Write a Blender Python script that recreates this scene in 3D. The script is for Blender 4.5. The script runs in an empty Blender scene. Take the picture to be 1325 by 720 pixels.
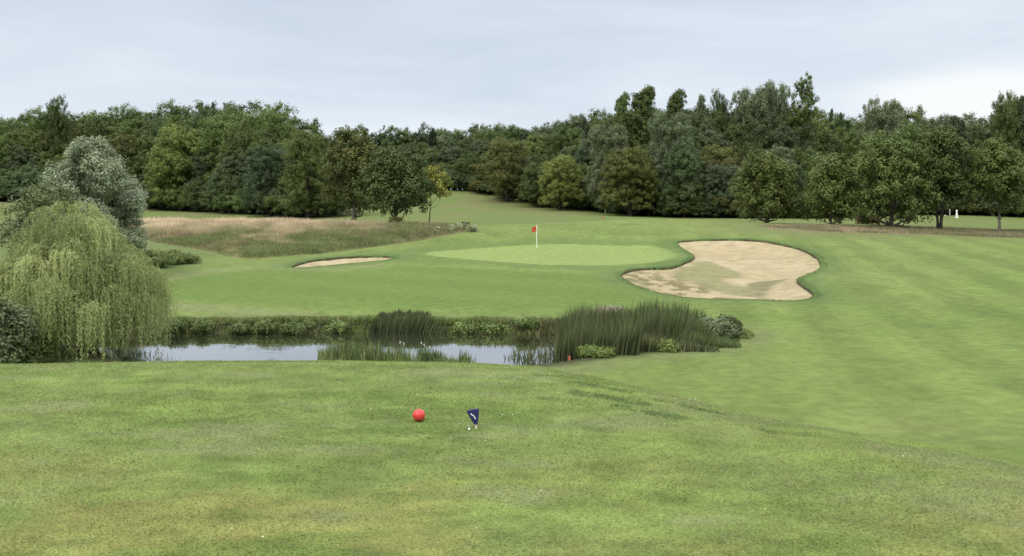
import bpy, math, random
import numpy as np

C = bpy.context.scene.collection
SC = bpy.context.scene
rad = math.radians

# ------------------------------------------------------------------ camera, world, sun, exposure
EYE = 1.65
F_PX, CX, HV = 1147.0, 662.5, 250.0      # focal length and horizon row measured on the photograph
cam_d = bpy.data.cameras.new('camera'); cam = bpy.data.objects.new('camera', cam_d); C.objects.link(cam)
cam.location = (0, 0, EYE); cam.rotation_euler = (rad(90), 0, 0)
cam_d.sensor_width = 36.0; cam_d.lens = F_PX / 1325.0 * 36.0
cam_d.shift_y = -(360.0 - HV) / 1325.0
cam_d.clip_start = 0.05; cam_d.clip_end = 3000
SC.camera = cam
SC.view_settings.view_transform = 'Standard'; SC.view_settings.look = 'None'
SC.view_settings.gamma = 1.0; SC.view_settings.use_curve_mapping = False
SC.view_settings.exposure = 0.07
SC.render.engine = 'CYCLES'
SC.cycles.max_bounces = 6; SC.cycles.diffuse_bounces = 3; SC.cycles.glossy_bounces = 3
SC.cycles.transmission_bounces = 3; SC.cycles.transparent_max_bounces = 4

SUN_EL, SUN_AZ = 52.0, -140.0            # azimuth from +Y clockwise: behind the camera, to the left
sd = bpy.data.lights.new('sun', 'SUN'); sd.energy = 1.5; sd.angle = rad(14); sd.color = (1.0, 0.965, 0.90)
so = bpy.data.objects.new('sun', sd); C.objects.link(so)
so.rotation_euler = (rad(90 - SUN_EL), 0, rad(-SUN_AZ + 180)); so.location = (-20, -20, 40)

W = bpy.data.worlds.new('World'); SC.world = W; W.use_nodes = True
def world():
    nt = W.node_tree; N = nt.nodes; L = nt.links; N.clear()
    out = N.new('ShaderNodeOutputWorld'); bg = N.new('ShaderNodeBackground'); bg.inputs[1].default_value = 0.1
    sky = N.new('ShaderNodeTexSky'); sky.sky_type = 'NISHITA'; sky.sun_disc = False
    sky.sun_elevation = rad(SUN_EL); sky.sun_rotation = rad(SUN_AZ)
    sky.air_density = 1.0; sky.dust_density = 2.0
    tc = N.new('ShaderNodeTexCoord'); sep = N.new('ShaderNodeSeparateXYZ'); L.new(tc.outputs['Generated'], sep.inputs[0])
    # overcast: cloud radiance against elevation (brighter towards the zenith)
    rp = N.new('ShaderNodeValToRGB'); rp.color_ramp.interpolation = 'B_SPLINE'
    e = rp.color_ramp.elements
    e[0].position = 0.0; e[0].color = (.69, .775, .83, 1)
    e[1].position = 1.0; e[1].color = (1.0, 1.0, 1.0, 1)
    for p, c in ((.05, (.705, .775, .84, 1)), (.10, (.69, .76, .83, 1)), (.155, (.65, .72, .80, 1)), (.225, (.58, .652, .745, 1)), (.40, (.80, .83, .88, 1)), (.60, (.97, .98, 1.0, 1))):
        k = e.new(p); k.color = c
    L.new(sep.outputs[2], rp.inputs[0])
    # soft banks of cloud
    mp = N.new('ShaderNodeMapping'); mp.inputs['Scale'].default_value = (1.6, 1.6, 8.5); mp.inputs['Location'].default_value = (.3, .1, .35)
    L.new(tc.outputs['Generated'], mp.inputs[0])
    nz = N.new('ShaderNodeTexNoise'); nz.inputs['Scale'].default_value = 1.7; nz.inputs['Detail'].default_value = 7; nz.inputs['Roughness'].default_value = .52; nz.inputs['Distortion'].default_value = .35
    L.new(mp.outputs[0], nz.inputs['Vector'])
    r2 = N.new('ShaderNodeValToRGB'); q = r2.color_ramp.elements
    q[0].position = .30; q[0].color = (.84, .865, .90, 1); q[1].position = .72; q[1].color = (1.09, 1.07, 1.05, 1)
    L.new(nz.outputs[0], r2.inputs[0])
    m1 = N.new('ShaderNodeMix'); m1.data_type = 'RGBA'; m1.blend_type = 'MULTIPLY'; m1.inputs[0].default_value = 1
    L.new(rp.outputs[0], m1.inputs[6]); L.new(r2.outputs[0], m1.inputs[7])
    # bright gap in the cloud low on the right
    dt = N.new('ShaderNodeVectorMath'); dt.operation = 'DOT_PRODUCT'
    az = math.atan2(1290 - CX, F_PX); el = math.atan2(HV - 138, F_PX)
    dt.inputs[1].default_value = (math.sin(az) * math.cos(el), math.cos(az) * math.cos(el), math.sin(el))
    vm = N.new('ShaderNodeVectorMath'); vm.operation = 'MULTIPLY_ADD'
    L.new(nz.outputs[1], vm.inputs[0]); vm.inputs[1].default_value = (.03, .03, .05); L.new(tc.outputs['Generated'], vm.inputs[2])
    # squash vertically so that the gap is long and low
    sb = N.new('ShaderNodeVectorMath'); sb.operation = 'SUBTRACT'; L.new(vm.outputs[0], sb.inputs[0])
    sb.inputs[1].default_value = (math.sin(az) * math.cos(el) + .015, math.cos(az) * math.cos(el) + .015, math.sin(el) + .025)
    sc = N.new('ShaderNodeVectorMath'); sc.operation = 'MULTIPLY'; L.new(sb.outputs[0], sc.inputs[0]); sc.inputs[1].default_value = (1, 1, 4.2)
    ln = N.new('ShaderNodeVectorMath'); ln.operation = 'LENGTH'; L.new(sc.outputs[0], ln.inputs[0])
    mr = N.new('ShaderNodeMapRange'); mr.interpolation_type = 'SMOOTHERSTEP'; L.new(ln.outputs['Value'], mr.inputs[0])
    mr.inputs[1].default_value = .05; mr.inputs[2].default_value = .19; mr.inputs[3].default_value = .8; mr.inputs[4].default_value = 0
    m2 = N.new('ShaderNodeMix'); m2.data_type = 'RGBA'; L.new(mr.outputs[0], m2.inputs[0]); L.new(m1.outputs[2], m2.inputs[6]); m2.inputs[7].default_value = (.90, .91, .90, 1)
    # brightness scale and a little of the blue sky behind the clouds
    m3 = N.new('ShaderNodeMix'); m3.data_type = 'RGBA'; m3.blend_type = 'MULTIPLY'; m3.inputs[0].default_value = 1
    L.new(m2.outputs[2], m3.inputs[6])
    r3 = N.new('ShaderNodeMapRange'); r3.interpolation_type = 'SMOOTHSTEP'; L.new(sep.outputs[2], r3.inputs[0])
    r3.inputs[1].default_value = .28; r3.inputs[2].default_value = .8; r3.inputs[3].default_value = 11.0; r3.inputs[4].default_value = 27.0
    cb = N.new('ShaderNodeCombineXYZ')
    for i in range(3): L.new(r3.outputs[0], cb.inputs[i])
    L.new(cb.outputs[0], m3.inputs[7])
    m4 = N.new('ShaderNodeMix'); m4.data_type = 'RGBA'; m4.inputs[0].default_value = .94
    L.new(sky.outputs[0], m4.inputs[6]); L.new(m3.outputs[2], m4.inputs[7])
    L.new(m4.outputs[2], bg.inputs[0]); L.new(bg.outputs[0], out.inputs[0])
world()

# ------------------------------------------------------------------ numpy helpers
RNG = np.random.default_rng(7)
def _hash(ix, iy, seed):
    h = (ix.astype(np.int64) * 374761393 + iy.astype(np.int64) * 668265263 + seed * 974711) & 0xffffffff
    h = ((h ^ (h >> 13)) * 1274126177) & 0xffffffff
    h = h ^ (h >> 16)
    return (h & 0xffff) / 65535.0
def vnoise(x, y, seed=0):
    x = np.asarray(x, float); y = np.asarray(y, float)
    ix = np.floor(x); iy = np.floor(y); fx = x - ix; fy = y - iy
    fx = fx * fx * (3 - 2 * fx); fy = fy * fy * (3 - 2 * fy)
    a = _hash(ix, iy, seed); b = _hash(ix + 1, iy, seed); c = _hash(ix, iy + 1, seed); d = _hash(ix + 1, iy + 1, seed)
    return a + (b - a) * fx + (c - a) * fy + (a - b - c + d) * fx * fy
def fbm(x, y, seed=0, octv=4):
    s = 0; w = 1; t = 0
    for k in range(octv):
        ca, sa = math.cos(k * 1.1), math.sin(k * 1.1)
        s = s + w * vnoise((x * ca - y * sa) * 2 ** k, (x * sa + y * ca) * 2 ** k, seed + k * 17); t += w; w *= .55
    return s / t
def sstep(a, b, x):
    t = np.clip((x - a) / (b - a), 0, 1); return t * t * (3 - 2 * t)
def poly_sd(px, py, poly):
    """signed distance to a closed polygon, positive inside"""
    poly = np.asarray(poly, float); px = np.asarray(px, float); py = np.asarray(py, float)
    lo = poly.min(0) - 4; hi = poly.max(0) + 4; near = (px > lo[0]) & (px < hi[0]) & (py > lo[1]) & (py < hi[1])
    if px.ndim == 1 and len(px) > 50 and near.mean() < .98:
        d = -4 - np.hypot(np.maximum(0, np.maximum(lo[0] - px, px - hi[0])), np.maximum(0, np.maximum(lo[1] - py, py - hi[1])))
        if near.any(): d[near] = poly_sd(px[near], py[near], poly) if near.sum() <= 50 else _psd(px[near], py[near], poly)
        return d
    return _psd(px, py, poly)
def _psd(px, py, poly):
    d2 = np.full(px.shape, 1e18); ins = np.zeros(px.shape, bool)
    for i in range(len(poly)):
        ax, ay = poly[i]; bx, by = poly[(i + 1) % len(poly)]
        ex, ey = bx - ax, by - ay; L2 = ex * ex + ey * ey + 1e-12
        t = np.clip(((px - ax) * ex + (py - ay) * ey) / L2, 0, 1)
        d2 = np.minimum(d2, (px - ax - t * ex) ** 2 + (py - ay - t * ey) ** 2)
        c = (ay > py) != (by > py)
        with np.errstate(divide='ignore', invalid='ignore'):
            xi = ax + (py - ay) / (by - ay if by != ay else 1e-12) * ex
        ins ^= c & (px < xi)
    d = np.sqrt(d2); return np.where(ins, d, -d)
def smooth_poly(p, n=2):
    p = np.asarray(p, float)
    for _ in range(n):
        q = np.roll(p, -1, 0); r = np.empty((len(p) * 2, 2)); r[0::2] = .75 * p + .25 * q; r[1::2] = .25 * p + .75 * q; p = r
    return p

# ------------------------------------------------------------------ the lie of the land
# control points: image column, image row, depth in metres (what the photograph shows at that depth)
ctl = []
def ck(u, v, Y): ctl.append((u, math.log(Y), -(v - HV) * Y / F_PX))
def cz(u, z, Y): ctl.append((u, math.log(Y), z))
for u in (-500, -100, 250, 600, 850):
    cz(u, -5.1, 13); cz(u, -5.1, 18); cz(u, -5.1, 23)
for u in (1050, 1325, 1800): cz(u, -4.9, 12.5)
cz(1050, -5.0, 17); ck(1050, 500, 22.8); ck(1050, 445, 29.5); ck(1250, 560, 18); ck(1325, 590, 16); ck(1325, 500, 22); ck(1325, 440, 30); ck(1325, 390, 38)
cz(1700, -4.4, 18); cz(1700, -4.0, 32)
for u in (-500, -100, 100, 250, 450, 600, 720, 830): cz(u, -5.02, 26.6)
for u in (-500, -100): cz(u, -4.8, 36)
for u in (150, 300, 450, 600, 720, 850): ck(u, 412, 35)
ck(960, 430, 32); ck(960, 460, 27.5)
ck(190, 385, 40); ck(190, 362, 47); ck(300, 375, 43); ck(450, 375, 43); ck(600, 375, 43.5); ck(700, 375, 43.5); ck(780, 380, 42)
ck(380, 347, 54); ck(510, 333, 61); ck(450, 344, 55)
ck(545, 328, 62); ck(700, 344, 56); ck(860, 340, 55.5); ck(800, 344, 54.5)
ck(690, 319, 71); ck(870, 322, 66); ck(600, 320, 69); ck(780, 316, 72)
ck(620, 294, 80); ck(700, 290.5, 83); ck(760, 288, 85); ck(800, 284.5, 88); ck(880, 283, 89); ck(950, 286, 88)
ck(700, 291, 93); ck(880, 290, 102); ck(800, 288, 98)
ck(930, 388, 39.5); ck(1030, 389, 39.5); ck(830, 374, 43.5); ck(1060, 342, 54); ck(940, 309, 68); ck(890, 311, 67.5); ck(1010, 314, 66.5)
ck(1120, 345, 53); ck(1120, 385, 40.5); ck(1250, 340, 53); ck(1325, 340, 53); ck(1100, 305, 76); ck(1200, 306, 76); ck(1325, 308, 76)
ck(1040, 293, 86); ck(1120, 296, 87); ck(1210, 298, 87); ck(1290, 302, 86); ck(1700, 305, 86)
ck(1050, 284, 145); ck(1230, 281, 155); ck(1325, 286, 148); ck(1150, 281, 158); ck(1000, 283, 145); ck(900, 283, 148); ck(1200, 284, 125)
ck(590, 247, 215); ck(680, 263, 196); ck(480, 252, 215); ck(760, 274, 170); ck(820, 280, 155); ck(700, 282, 125); ck(620, 275, 135); ck(560, 281, 108)
ck(520, 292, 85); ck(450, 290, 87); ck(400, 290, 87); ck(300, 292, 87); ck(200, 292.5, 87)
ck(500, 318, 68); ck(430, 328, 62); ck(320, 337, 57.5); ck(265, 326, 62); ck(195, 314, 68); ck(60, 316, 68); ck(-100, 316, 68)
ck(340, 345, 54.5); ck(220, 345, 54.5)
ck(200, 281, 118); ck(300, 285, 110); ck(430, 286, 105); ck(200, 272, 158); ck(0, 262, 160); ck(0, 276, 118); ck(-300, 262, 160)
for u, z in ((-600, 0), (0, 0), (300, -1), (500, 0), (700, 0), (1000, -3), (1300, -4), (1900, -4)): cz(u, z, 300); cz(u, z + 1, 500)
for u in (-900, 2300):
    for Y, z in ((13, -5.1), (30, -4.8), (60, -4.5), (100, -4), (160, -3)): cz(u, z, Y)
ctl = np.array(ctl)
SU, SL = 260.0, .16
def _tps(r2): return r2 * np.log(r2 + 1e-12)
OY = [10, 37, 40, 42, 52.5, 55.5, 62, 104, 113, 120, 128, 137, 150, 165, 185, 215, 230, 400]
NY = [8, 25, 26.9, 28.3, 33.3, 35.2, 48, 86, 92, 108, 128, 149, 164, 178, 199, 224, 240, 400]
def YM(Y): return float(np.interp(Y, OY, NY))
P = np.c_[ctl[:, 0] / SU, ctl[:, 1] / SL]
n = len(P); K = _tps(((P[:, None] - P[None]) ** 2).sum(-1)) + np.eye(n) * .02
A = np.zeros((n + 3, n + 3)); A[:n, :n] = K; A[:n, n] = 1; A[:n, n + 1:] = P; A[n, :n] = 1; A[n + 1:, :n] = P.T
coef = np.linalg.solve(A, np.r_[ctl[:, 2], 0, 0, 0])
GU = np.linspace(-900, 2300, 260); GL = np.linspace(math.log(12), math.log(520), 330)
gg = np.stack(np.meshgrid(GU / SU, GL / SL, indexing='ij'), -1).reshape(-1, 2)
GZ = np.concatenate([_tps(((c[:, None] - P[None]) ** 2).sum(-1)) @ coef[:n] + coef[n] + c @ coef[n + 1:] for c in np.array_split(gg, 20)]).reshape(260, 330)
def field(x, y):
    """height relative to the eye of the land beyond the tee"""
    r = np.hypot(x, y); th = np.arctan2(x, y); tc = np.clip(th, -rad(50), rad(50))
    u = CX + F_PX * np.tan(tc); L = np.log(np.clip(r * np.cos(tc), 12.01, 515))
    a = np.clip((u - GU[0]) / (GU[1] - GU[0]), 0, 258.999); b = np.clip((L - GL[0]) / (GL[1] - GL[0]), 0, 328.999)
    i = a.astype(int); j = b.astype(int); a = a - i; b = b - j
    z = (GZ[i, j] * (1 - a) + GZ[i + 1, j] * a) * (1 - b) + (GZ[i, j + 1] * (1 - a) + GZ[i + 1, j + 1] * a) * b
    back = sstep(rad(90), rad(150), np.abs(th))
    return z * (1 - back) + (-3.5) * back
SIL_U = np.array([-1200, 0, 250, 450, 600, 700, 780, 860, 1000, 1100, 1212, 1325, 1700, 2400])
SIL_V = np.array([466, 467, 466, 466.5, 468.5, 474, 489, 508.5, 540, 555.5, 570, 592, 630, 650])
def tee(x, y):
    r = np.hypot(x, y); th = np.arctan2(x, y); tc = np.clip(th, -rad(58), rad(58))
    u = CX + F_PX * np.tan(tc)
    v = np.interp(u, SIL_U, SIL_V)
    m = (v - HV) / F_PX; k = .085
    Y0 = 1.65 / m - m / (4 * k) ; rs = Y0 / np.cos(tc)
    far = sstep(rad(75), rad(120), np.abs(th)); rs = rs * (1 - far) + 14 * far
    s = np.maximum(0, r - rs); lim = 2.6
    return -1.65 - np.where(s < lim, k * s * s, k * lim * lim + 2 * k * lim * (s - lim))
def smax(a, b, k):
    h = np.clip(.5 + .5 * (a - b) / k, 0, 1); return b + (a - b) * h + k * h * (1 - h)
def hit(u, v, lo=13.5, hi=400):
    """where the view ray through a point of the photograph meets the land beyond the tee"""
    Y = np.exp(np.linspace(math.log(lo), math.log(hi), 4000)); X = (u - CX) / F_PX * Y
    d = field(X, Y) + (v - HV) * Y / F_PX
    k = np.nonzero(d > 0)[0]
    if len(k) == 0: k = [int(np.argmax(d))]
    return X[k[0]], Y[k[0]]
WZ = -5.3
def wpt(u, v):
    Y = -WZ * F_PX / (v - HV); return ((u - CX) / F_PX * Y, Y)
POND = smooth_poly([wpt(*p) for p in ((120, 434), (200, 430.5), (330, 429.5), (450, 430), (560, 430), (650, 431), (720, 433), (800, 434), (880, 433), (935, 438), (940, 446), (905, 456), (835, 464), (775, 471), (740, 478), (690, 484), (560, 488), (400, 488), (250, 488), (160, 482), (125, 465), (105, 447))], 2)
def px_poly(pts, n=1): return smooth_poly([hit(*p) for p in pts], n)
BUNK_R = px_poly([(874, 312.5), (895, 311), (934, 309.3), (972, 309.5), (1003, 313), (1036, 321), (1057, 331.5), (1063.5, 343), (1058, 350), (1037, 357), (1030, 362), (1037, 368.5), (1049, 374.5), (1055, 381), (1047, 386.5), (1024, 389), (998, 388), (960, 386.5), (924, 386.5), (890, 385.5), (857, 380.5), (826, 372), (806, 361), (802, 354.5), (813, 349), (839, 346.5), (867, 346), (883, 341), (901, 332.5), (893, 326), (880, 319.5)], 2)
BUNK_L = px_poly([(374, 345), (388, 340), (409, 335.8), (453, 332.2), (498, 331.3), (510, 332.6), (506, 336), (472, 339.3), (415, 343.8), (382, 346.3)], 2)
GREEN = px_poly([(545, 328.5), (600, 323), (660, 319), (700, 316.8), (760, 316), (820, 318), (864, 322), (880, 330), (862, 338), (800, 343), (740, 344), (680, 342), (610, 336), (565, 332)], 2)
ROUGH_L = px_poly([(150, 300), (194, 313), (222, 317), (267, 325), (297, 332), (322, 336), (367, 332.5), (430, 328), (500, 318), (560, 308), (608, 300), (624, 295.5), (600, 292.5), (500, 293), (430, 292), (330, 292), (200, 291.5), (150, 291)], 1)
STRIP_R = px_poly([(975, 294), (1050, 299), (1120, 302), (1210, 305), (1300, 308), (1400, 310), (1500, 305), (1400, 300), (1300, 297.5), (1210, 295), (1120, 293), (1040, 291), (985, 290)], 1)
CLUMP_L = px_poly([(188, 324), (215, 322), (240, 327), (258, 337), (256, 344), (225, 347), (190, 349)], 1)
FAIR_L = px_poly([(150, 388), (222, 360), (345, 346), (372, 350), (470, 347), (560, 342), (640, 350), (780, 352), (800, 368), (860, 388), (960, 396), (780, 402), (500, 404), (360, 402), (240, 390)], 2)
ZF = None
def ground(x, y, basins=True):
    """world height of the ground"""
    x = np.asarray(x, float); y = np.asarray(y, float)
    z = field(x, y)
    z = z + (fbm(x / 9, y / 9, 3, 3) - .5) * .22 * sstep(20, 60, np.hypot(x, y))
    t = tee(x, y) + (fbm(x / 2.2, y / 2.2, 5, 3) - .5) * .035
    z = smax(t, z, .25)
    if basins:
        d = poly_sd(x, y, POND)
        bank = np.maximum(z, WZ + .13)
        z = np.where(d > -1.2, np.where(d > 0, WZ + .13 - np.minimum(.9, d * 1.1), bank), z)
        for B in (BUNK_R, BUNK_L):
            d = poly_sd(x, y, B); z = np.where(d > 1e-4, z - .75, z)
    return z + EYE
def gz(x, y, b=True): return float(ground(np.array([x]), np.array([y]), b)[0])

# ------------------------------------------------------------------ mesh helpers
def mesh_np(name, v, f, mats, attrs=None, smooth=False, mi=None):
    v = np.asarray(v, np.float32); f = np.asarray(f, np.int32); me = bpy.data.meshes.new(name)
    k = f.shape[1]; me.vertices.add(len(v)); me.vertices.foreach_set('co', v.ravel())
    me.loops.add(f.size); me.loops.foreach_set('vertex_index', f.ravel())
    me.polygons.add(len(f)); me.polygons.foreach_set('loop_start', np.arange(0, f.size, k, dtype=np.int32))
    me.polygons.foreach_set('loop_total', np.full(len(f), k, np.int32))
    if smooth: me.polygons.foreach_set('use_smooth', np.ones(len(f), bool))
    if mi is not None: me.polygons.foreach_set('material_index', np.asarray(mi, np.int32))
    me.update(calc_edges=True)
    for m in (mats if isinstance(mats, (list, tuple)) else [mats]): me.materials.append(m)
    for nm, (dom, arr) in (attrs or {}).items():
        arr = np.asarray(arr, np.float32)
        if arr.ndim == 1:
            a = me.attributes.new(nm, 'FLOAT', dom); a.data.foreach_set('value', arr)
        else:
            if arr.shape[1] == 3: arr = np.c_[arr, np.ones(len(arr), np.float32)]
            a = me.attributes.new(nm, 'FLOAT_COLOR', dom); a.data.foreach_set('color', arr.ravel())
    return me
def link(name, me, parent=None, loc=None):
    o = bpy.data.objects.new(name, me); C.objects.link(o)
    if parent: o.parent = parent
    if loc is not None: o.location = loc
    return o
def tag(o, label=None, cat=None, group=None, kind=None):
    if label: o['label'] = label
    if cat: o['category'] = cat
    if group: o['group'] = group
    if kind: o['kind'] = kind
    return o
def empty(name, loc, rz=0, s=1.0):
    o = bpy.data.objects.new(name, None); C.objects.link(o); o.location = loc; o.rotation_euler = (0, 0, rz); o.scale = (s, s, s) if not isinstance(s, tuple) else s
    o.empty_display_size = .3
    return o
def tube(path, rads, sides=7, cap=True):
    path = np.asarray(path, float); n = len(path); T = np.gradient(path, axis=0); T /= np.linalg.norm(T, axis=1)[:, None] + 1e-9
    ref = np.array([1., 0, 0]) if abs(T[0][0]) < .8 else np.array([0, 1., 0])
    V = []; 
    for i in range(n):
        a = np.cross(T[i], ref); a /= np.linalg.norm(a); b = np.cross(T[i], a)
        for k in range(sides):
            t = 2 * math.pi * k / sides; V.append(path[i] + rads[i] * (math.cos(t) * a + math.sin(t) * b))
    Fq = [(i * sides + k, i * sides + (k + 1) % sides, (i + 1) * sides + (k + 1) % sides, (i + 1) * sides + k) for i in range(n - 1) for k in range(sides)]
    if cap:
        V.append(path[-1]); c = len(V) - 1
        Fq += [((n - 1) * sides + k, (n - 1) * sides + (k + 1) % sides, c, c) for k in range(sides)]
    return np.array(V), Fq
def tubes_mesh(name, lst, mat, smooth=True):
    V = []; Fs = []; o = 0
    for v, f in lst:
        V.append(v); Fs += [tuple(i + o for i in dict.fromkeys(q)) for q in f]; o += len(v)
    me = bpy.data.meshes.new(name); me.from_pydata(np.concatenate(V).tolist(), [], Fs); me.update(); me.materials.append(mat)
    me.polygons.foreach_set('use_smooth', np.full(len(me.polygons), smooth, bool))
    return me
def unit(a): return a / (np.linalg.norm(a, axis=-1, keepdims=True) + 1e-9)
def quads_at(pos, nrm, up, w, l):
    """leaf quads (diamond-ish) centred at pos, lying across nrm, long side along up"""
    t = unit(np.cross(up, nrm)); b = unit(np.cross(nrm, t)); w = np.asarray(w)[..., None]; l = np.asarray(l)[..., None]
    v = np.stack([pos - b * l * .5, pos + t * w * .5 - b * l * .05, pos + b * l * .5, pos - t * w * .5 + b * l * .08], 1)
    return v.reshape(-1, 3)
def blades(base, h, w, lean, az, bend=.35):
    """tapered two-piece blades; base (n,3); returns verts (n*5), tris"""
    n = len(base); h = np.broadcast_to(h, n)[:, None]; w = np.broadcast_to(w, n)[:, None]
    L = np.stack([np.cos(az) * np.sin(lean), np.sin(az) * np.sin(lean), np.cos(lean)], 1)
    l2 = np.minimum(lean + bend, 1.45)
    L2 = np.stack([np.cos(az) * np.sin(l2), np.sin(az) * np.sin(l2), np.cos(l2)], 1)
    fa = RNG.uniform(0, 2 * math.pi, n); S = np.stack([np.cos(fa), np.sin(fa), 0 * fa], 1)
    m = base + L * h * .55; t = m + L2 * h * .45
    v = np.stack([base - S * w * .5, base + S * w * .5, m - S * w * .42, m + S * w * .42, t], 1).reshape(-1, 3)
    i = np.arange(n)[:, None] * 5
    f = np.concatenate([i + [0, 1, 3], i + [0, 3, 2], i + [2, 3, 4]], 1).reshape(-1, 3)
    return v, f

# ------------------------------------------------------------------ materials
def new_mat(name):
    m = bpy.data.materials.new(name); m.use_nodes = True; nt = m.node_tree
    return m, nt, nt.nodes, nt.links, nt.nodes['Principled BSDF']
def set_spec(b, v):
    b.inputs['Specular IOR Level'].default_value = v
def leaf_mat(name, dark, light, transl=.25, rough=.6, spec=.25, objvar=.16, warm=None):
    """colour from each leaf's own tone, with a little tree-to-tree difference"""
    m, nt, N, L, B = new_mat(name)
    at = N.new('ShaderNodeAttribute'); at.attribute_name = 'tone'
    rp = N.new('ShaderNodeValToRGB'); e = rp.color_ramp.elements
    e[0].color = (*dark, 1); e[1].color = (*light, 1); L.new(at.outputs['Fac'], rp.inputs[0])
    if warm: k = e.new(.9); k.color = (*light, 1); e[-1].color = (*warm, 1)
    oi = N.new('ShaderNodeObjectInfo')
    hs = N.new('ShaderNodeHueSaturation'); L.new(rp.outputs[0], hs.inputs['Color'])
    a = N.new('ShaderNodeMapRange'); a.inputs[3].default_value = .5 - objvar * .08; a.inputs[4].default_value = .5 + objvar * .12; L.new(oi.outputs['Random'], a.inputs[0]); L.new(a.outputs[0], hs.inputs['Hue'])
    ml = N.new('ShaderNodeMath'); ml.operation = 'MULTIPLY'; ml.inputs[1].default_value = 7.31; L.new(oi.outputs['Random'], ml.inputs[0])
    fr = N.new('ShaderNodeMath'); fr.operation = 'FRACT'; L.new(ml.outputs[0], fr.inputs[0])
    b = N.new('ShaderNodeMapRange'); b.inputs[3].default_value = 1 - objvar * 1.6; b.inputs[4].default_value = 1 + objvar * 1.8; L.new(fr.outputs[0], b.inputs[0]); L.new(b.outputs[0], hs.inputs['Value'])
    L.new(hs.outputs[0], B.inputs['Base Color']); B.inputs['Roughness'].default_value = rough; set_spec(B, spec)
    if transl > 0:
        tr = N.new('ShaderNodeBsdfTranslucent'); L.new(hs.outputs[0], tr.inputs[0])
        mx = N.new('ShaderNodeMixShader'); mx.inputs[0].default_value = transl
        L.new(B.outputs[0], mx.inputs[1]); L.new(tr.outputs[0], mx.inputs[2]); L.new(mx.outputs[0], N['Material Output'].inputs[0])
    return m
def col_mat(name, transl=.35, rough=.7, spec=.2):
    """colour straight from the 'tint' attribute of each blade"""
    m, nt, N, L, B = new_mat(name)
    at = N.new('ShaderNodeAttribute'); at.attribute_name = 'tint'
    L.new(at.outputs['Color'], B.inputs['Base Color']); B.inputs['Roughness'].default_value = rough; set_spec(B, spec)
    tr = N.new('ShaderNodeBsdfTranslucent'); L.new(at.outputs['Color'], tr.inputs[0])
    mx = N.new('ShaderNodeMixShader'); mx.inputs[0].default_value = transl
    L.new(B.outputs[0], mx.inputs[1]); L.new(tr.outputs[0], mx.inputs[2]); L.new(mx.outputs[0], N['Material Output'].inputs[0])
    return m
def noise_mat(name, c1, c2, scale, rough=.8, spec=.3, bump=.3, dist=.02, detail=5):
    m, nt, N, L, B = new_mat(name)
    tc = N.new('ShaderNodeTexCoord'); nz = N.new('ShaderNodeTexNoise'); nz.inputs['Scale'].default_value = scale; nz.inputs['Detail'].default_value = detail
    L.new(tc.outputs['Object'], nz.inputs['Vector'])
    rp = N.new('ShaderNodeValToRGB'); e = rp.color_ramp.elements; e[0].position = .35; e[1].position = .65; e[0].color = (*c1, 1); e[1].color = (*c2, 1)
    L.new(nz.outputs[0], rp.inputs[0]); L.new(rp.outputs[0], B.inputs['Base Color']); B.inputs['Roughness'].default_value = rough; set_spec(B, spec)
    bp = N.new('ShaderNodeBump'); bp.inputs['Strength'].default_value = bump; bp.inputs['Distance'].default_value = dist; L.new(nz.outputs[0], bp.inputs['Height']); L.new(bp.outputs[0], B.inputs['Normal'])
    return m
def turf_mat():
    m, nt, N, L, B = new_mat('turf')
    at = N.new('ShaderNodeAttribute'); at.attribute_name = 'tint'
    geo = N.new('ShaderNodeNewGeometry')
    fine = N.new('ShaderNodeTexNoise'); fine.inputs['Scale'].default_value = 60; fine.inputs['Detail'].default_value = 4; L.new(geo.outputs['Position'], fine.inputs['Vector'])
    mid = N.new('ShaderNodeTexNoise'); mid.inputs['Scale'].default_value = 2.6; mid.inputs['Detail'].default_value = 6; mid.inputs['Roughness'].default_value = .65; L.new(geo.outputs['Position'], mid.inputs['Vector'])
    r1 = N.new('ShaderNodeMapRange'); r1.inputs[1].default_value = .3; r1.inputs[2].default_value = .7; r1.inputs[3].default_value = .74; r1.inputs[4].default_value = 1.24; L.new(fine.outputs[0], r1.inputs[0])
    r2 = N.new('ShaderNodeMapRange'); r2.inputs[1].default_value = .3; r2.inputs[2].default_value = .7; r2.inputs[3].default_value = .80; r2.inputs[4].default_value = 1.19; L.new(mid.outputs[0], r2.inputs[0])
    mu = N.new('ShaderNodeMath'); mu.operation = 'MULTIPLY'; L.new(r1.outputs[0], mu.inputs[0]); L.new(r2.outputs[0], mu.inputs[1])
    vm = N.new('ShaderNodeVectorMath'); vm.operation = 'SCALE'; L.new(at.outputs['Color'], vm.inputs[0]); L.new(mu.outputs[0], vm.inputs['Scale'])
    L.new(vm.outputs[0], B.inputs['Base Color']); B.inputs['Roughness'].default_value = .9; set_spec(B, .1)
    bp = N.new('ShaderNodeBump'); bp.inputs['Strength'].default_value = .6; bp.inputs['Distance'].default_value = .03; L.new(fine.outputs[0], bp.inputs['Height'])
    b2 = N.new('ShaderNodeBump'); b2.inputs['Strength'].default_value = .35; b2.inputs['Distance'].default_value = .25; L.new(mid.outputs[0], b2.inputs['Height']); L.new(bp.outputs[0], b2.inputs['Normal']); L.new(b2.outputs[0], B.inputs['Normal'])
    return m
TURF = turf_mat()
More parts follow.
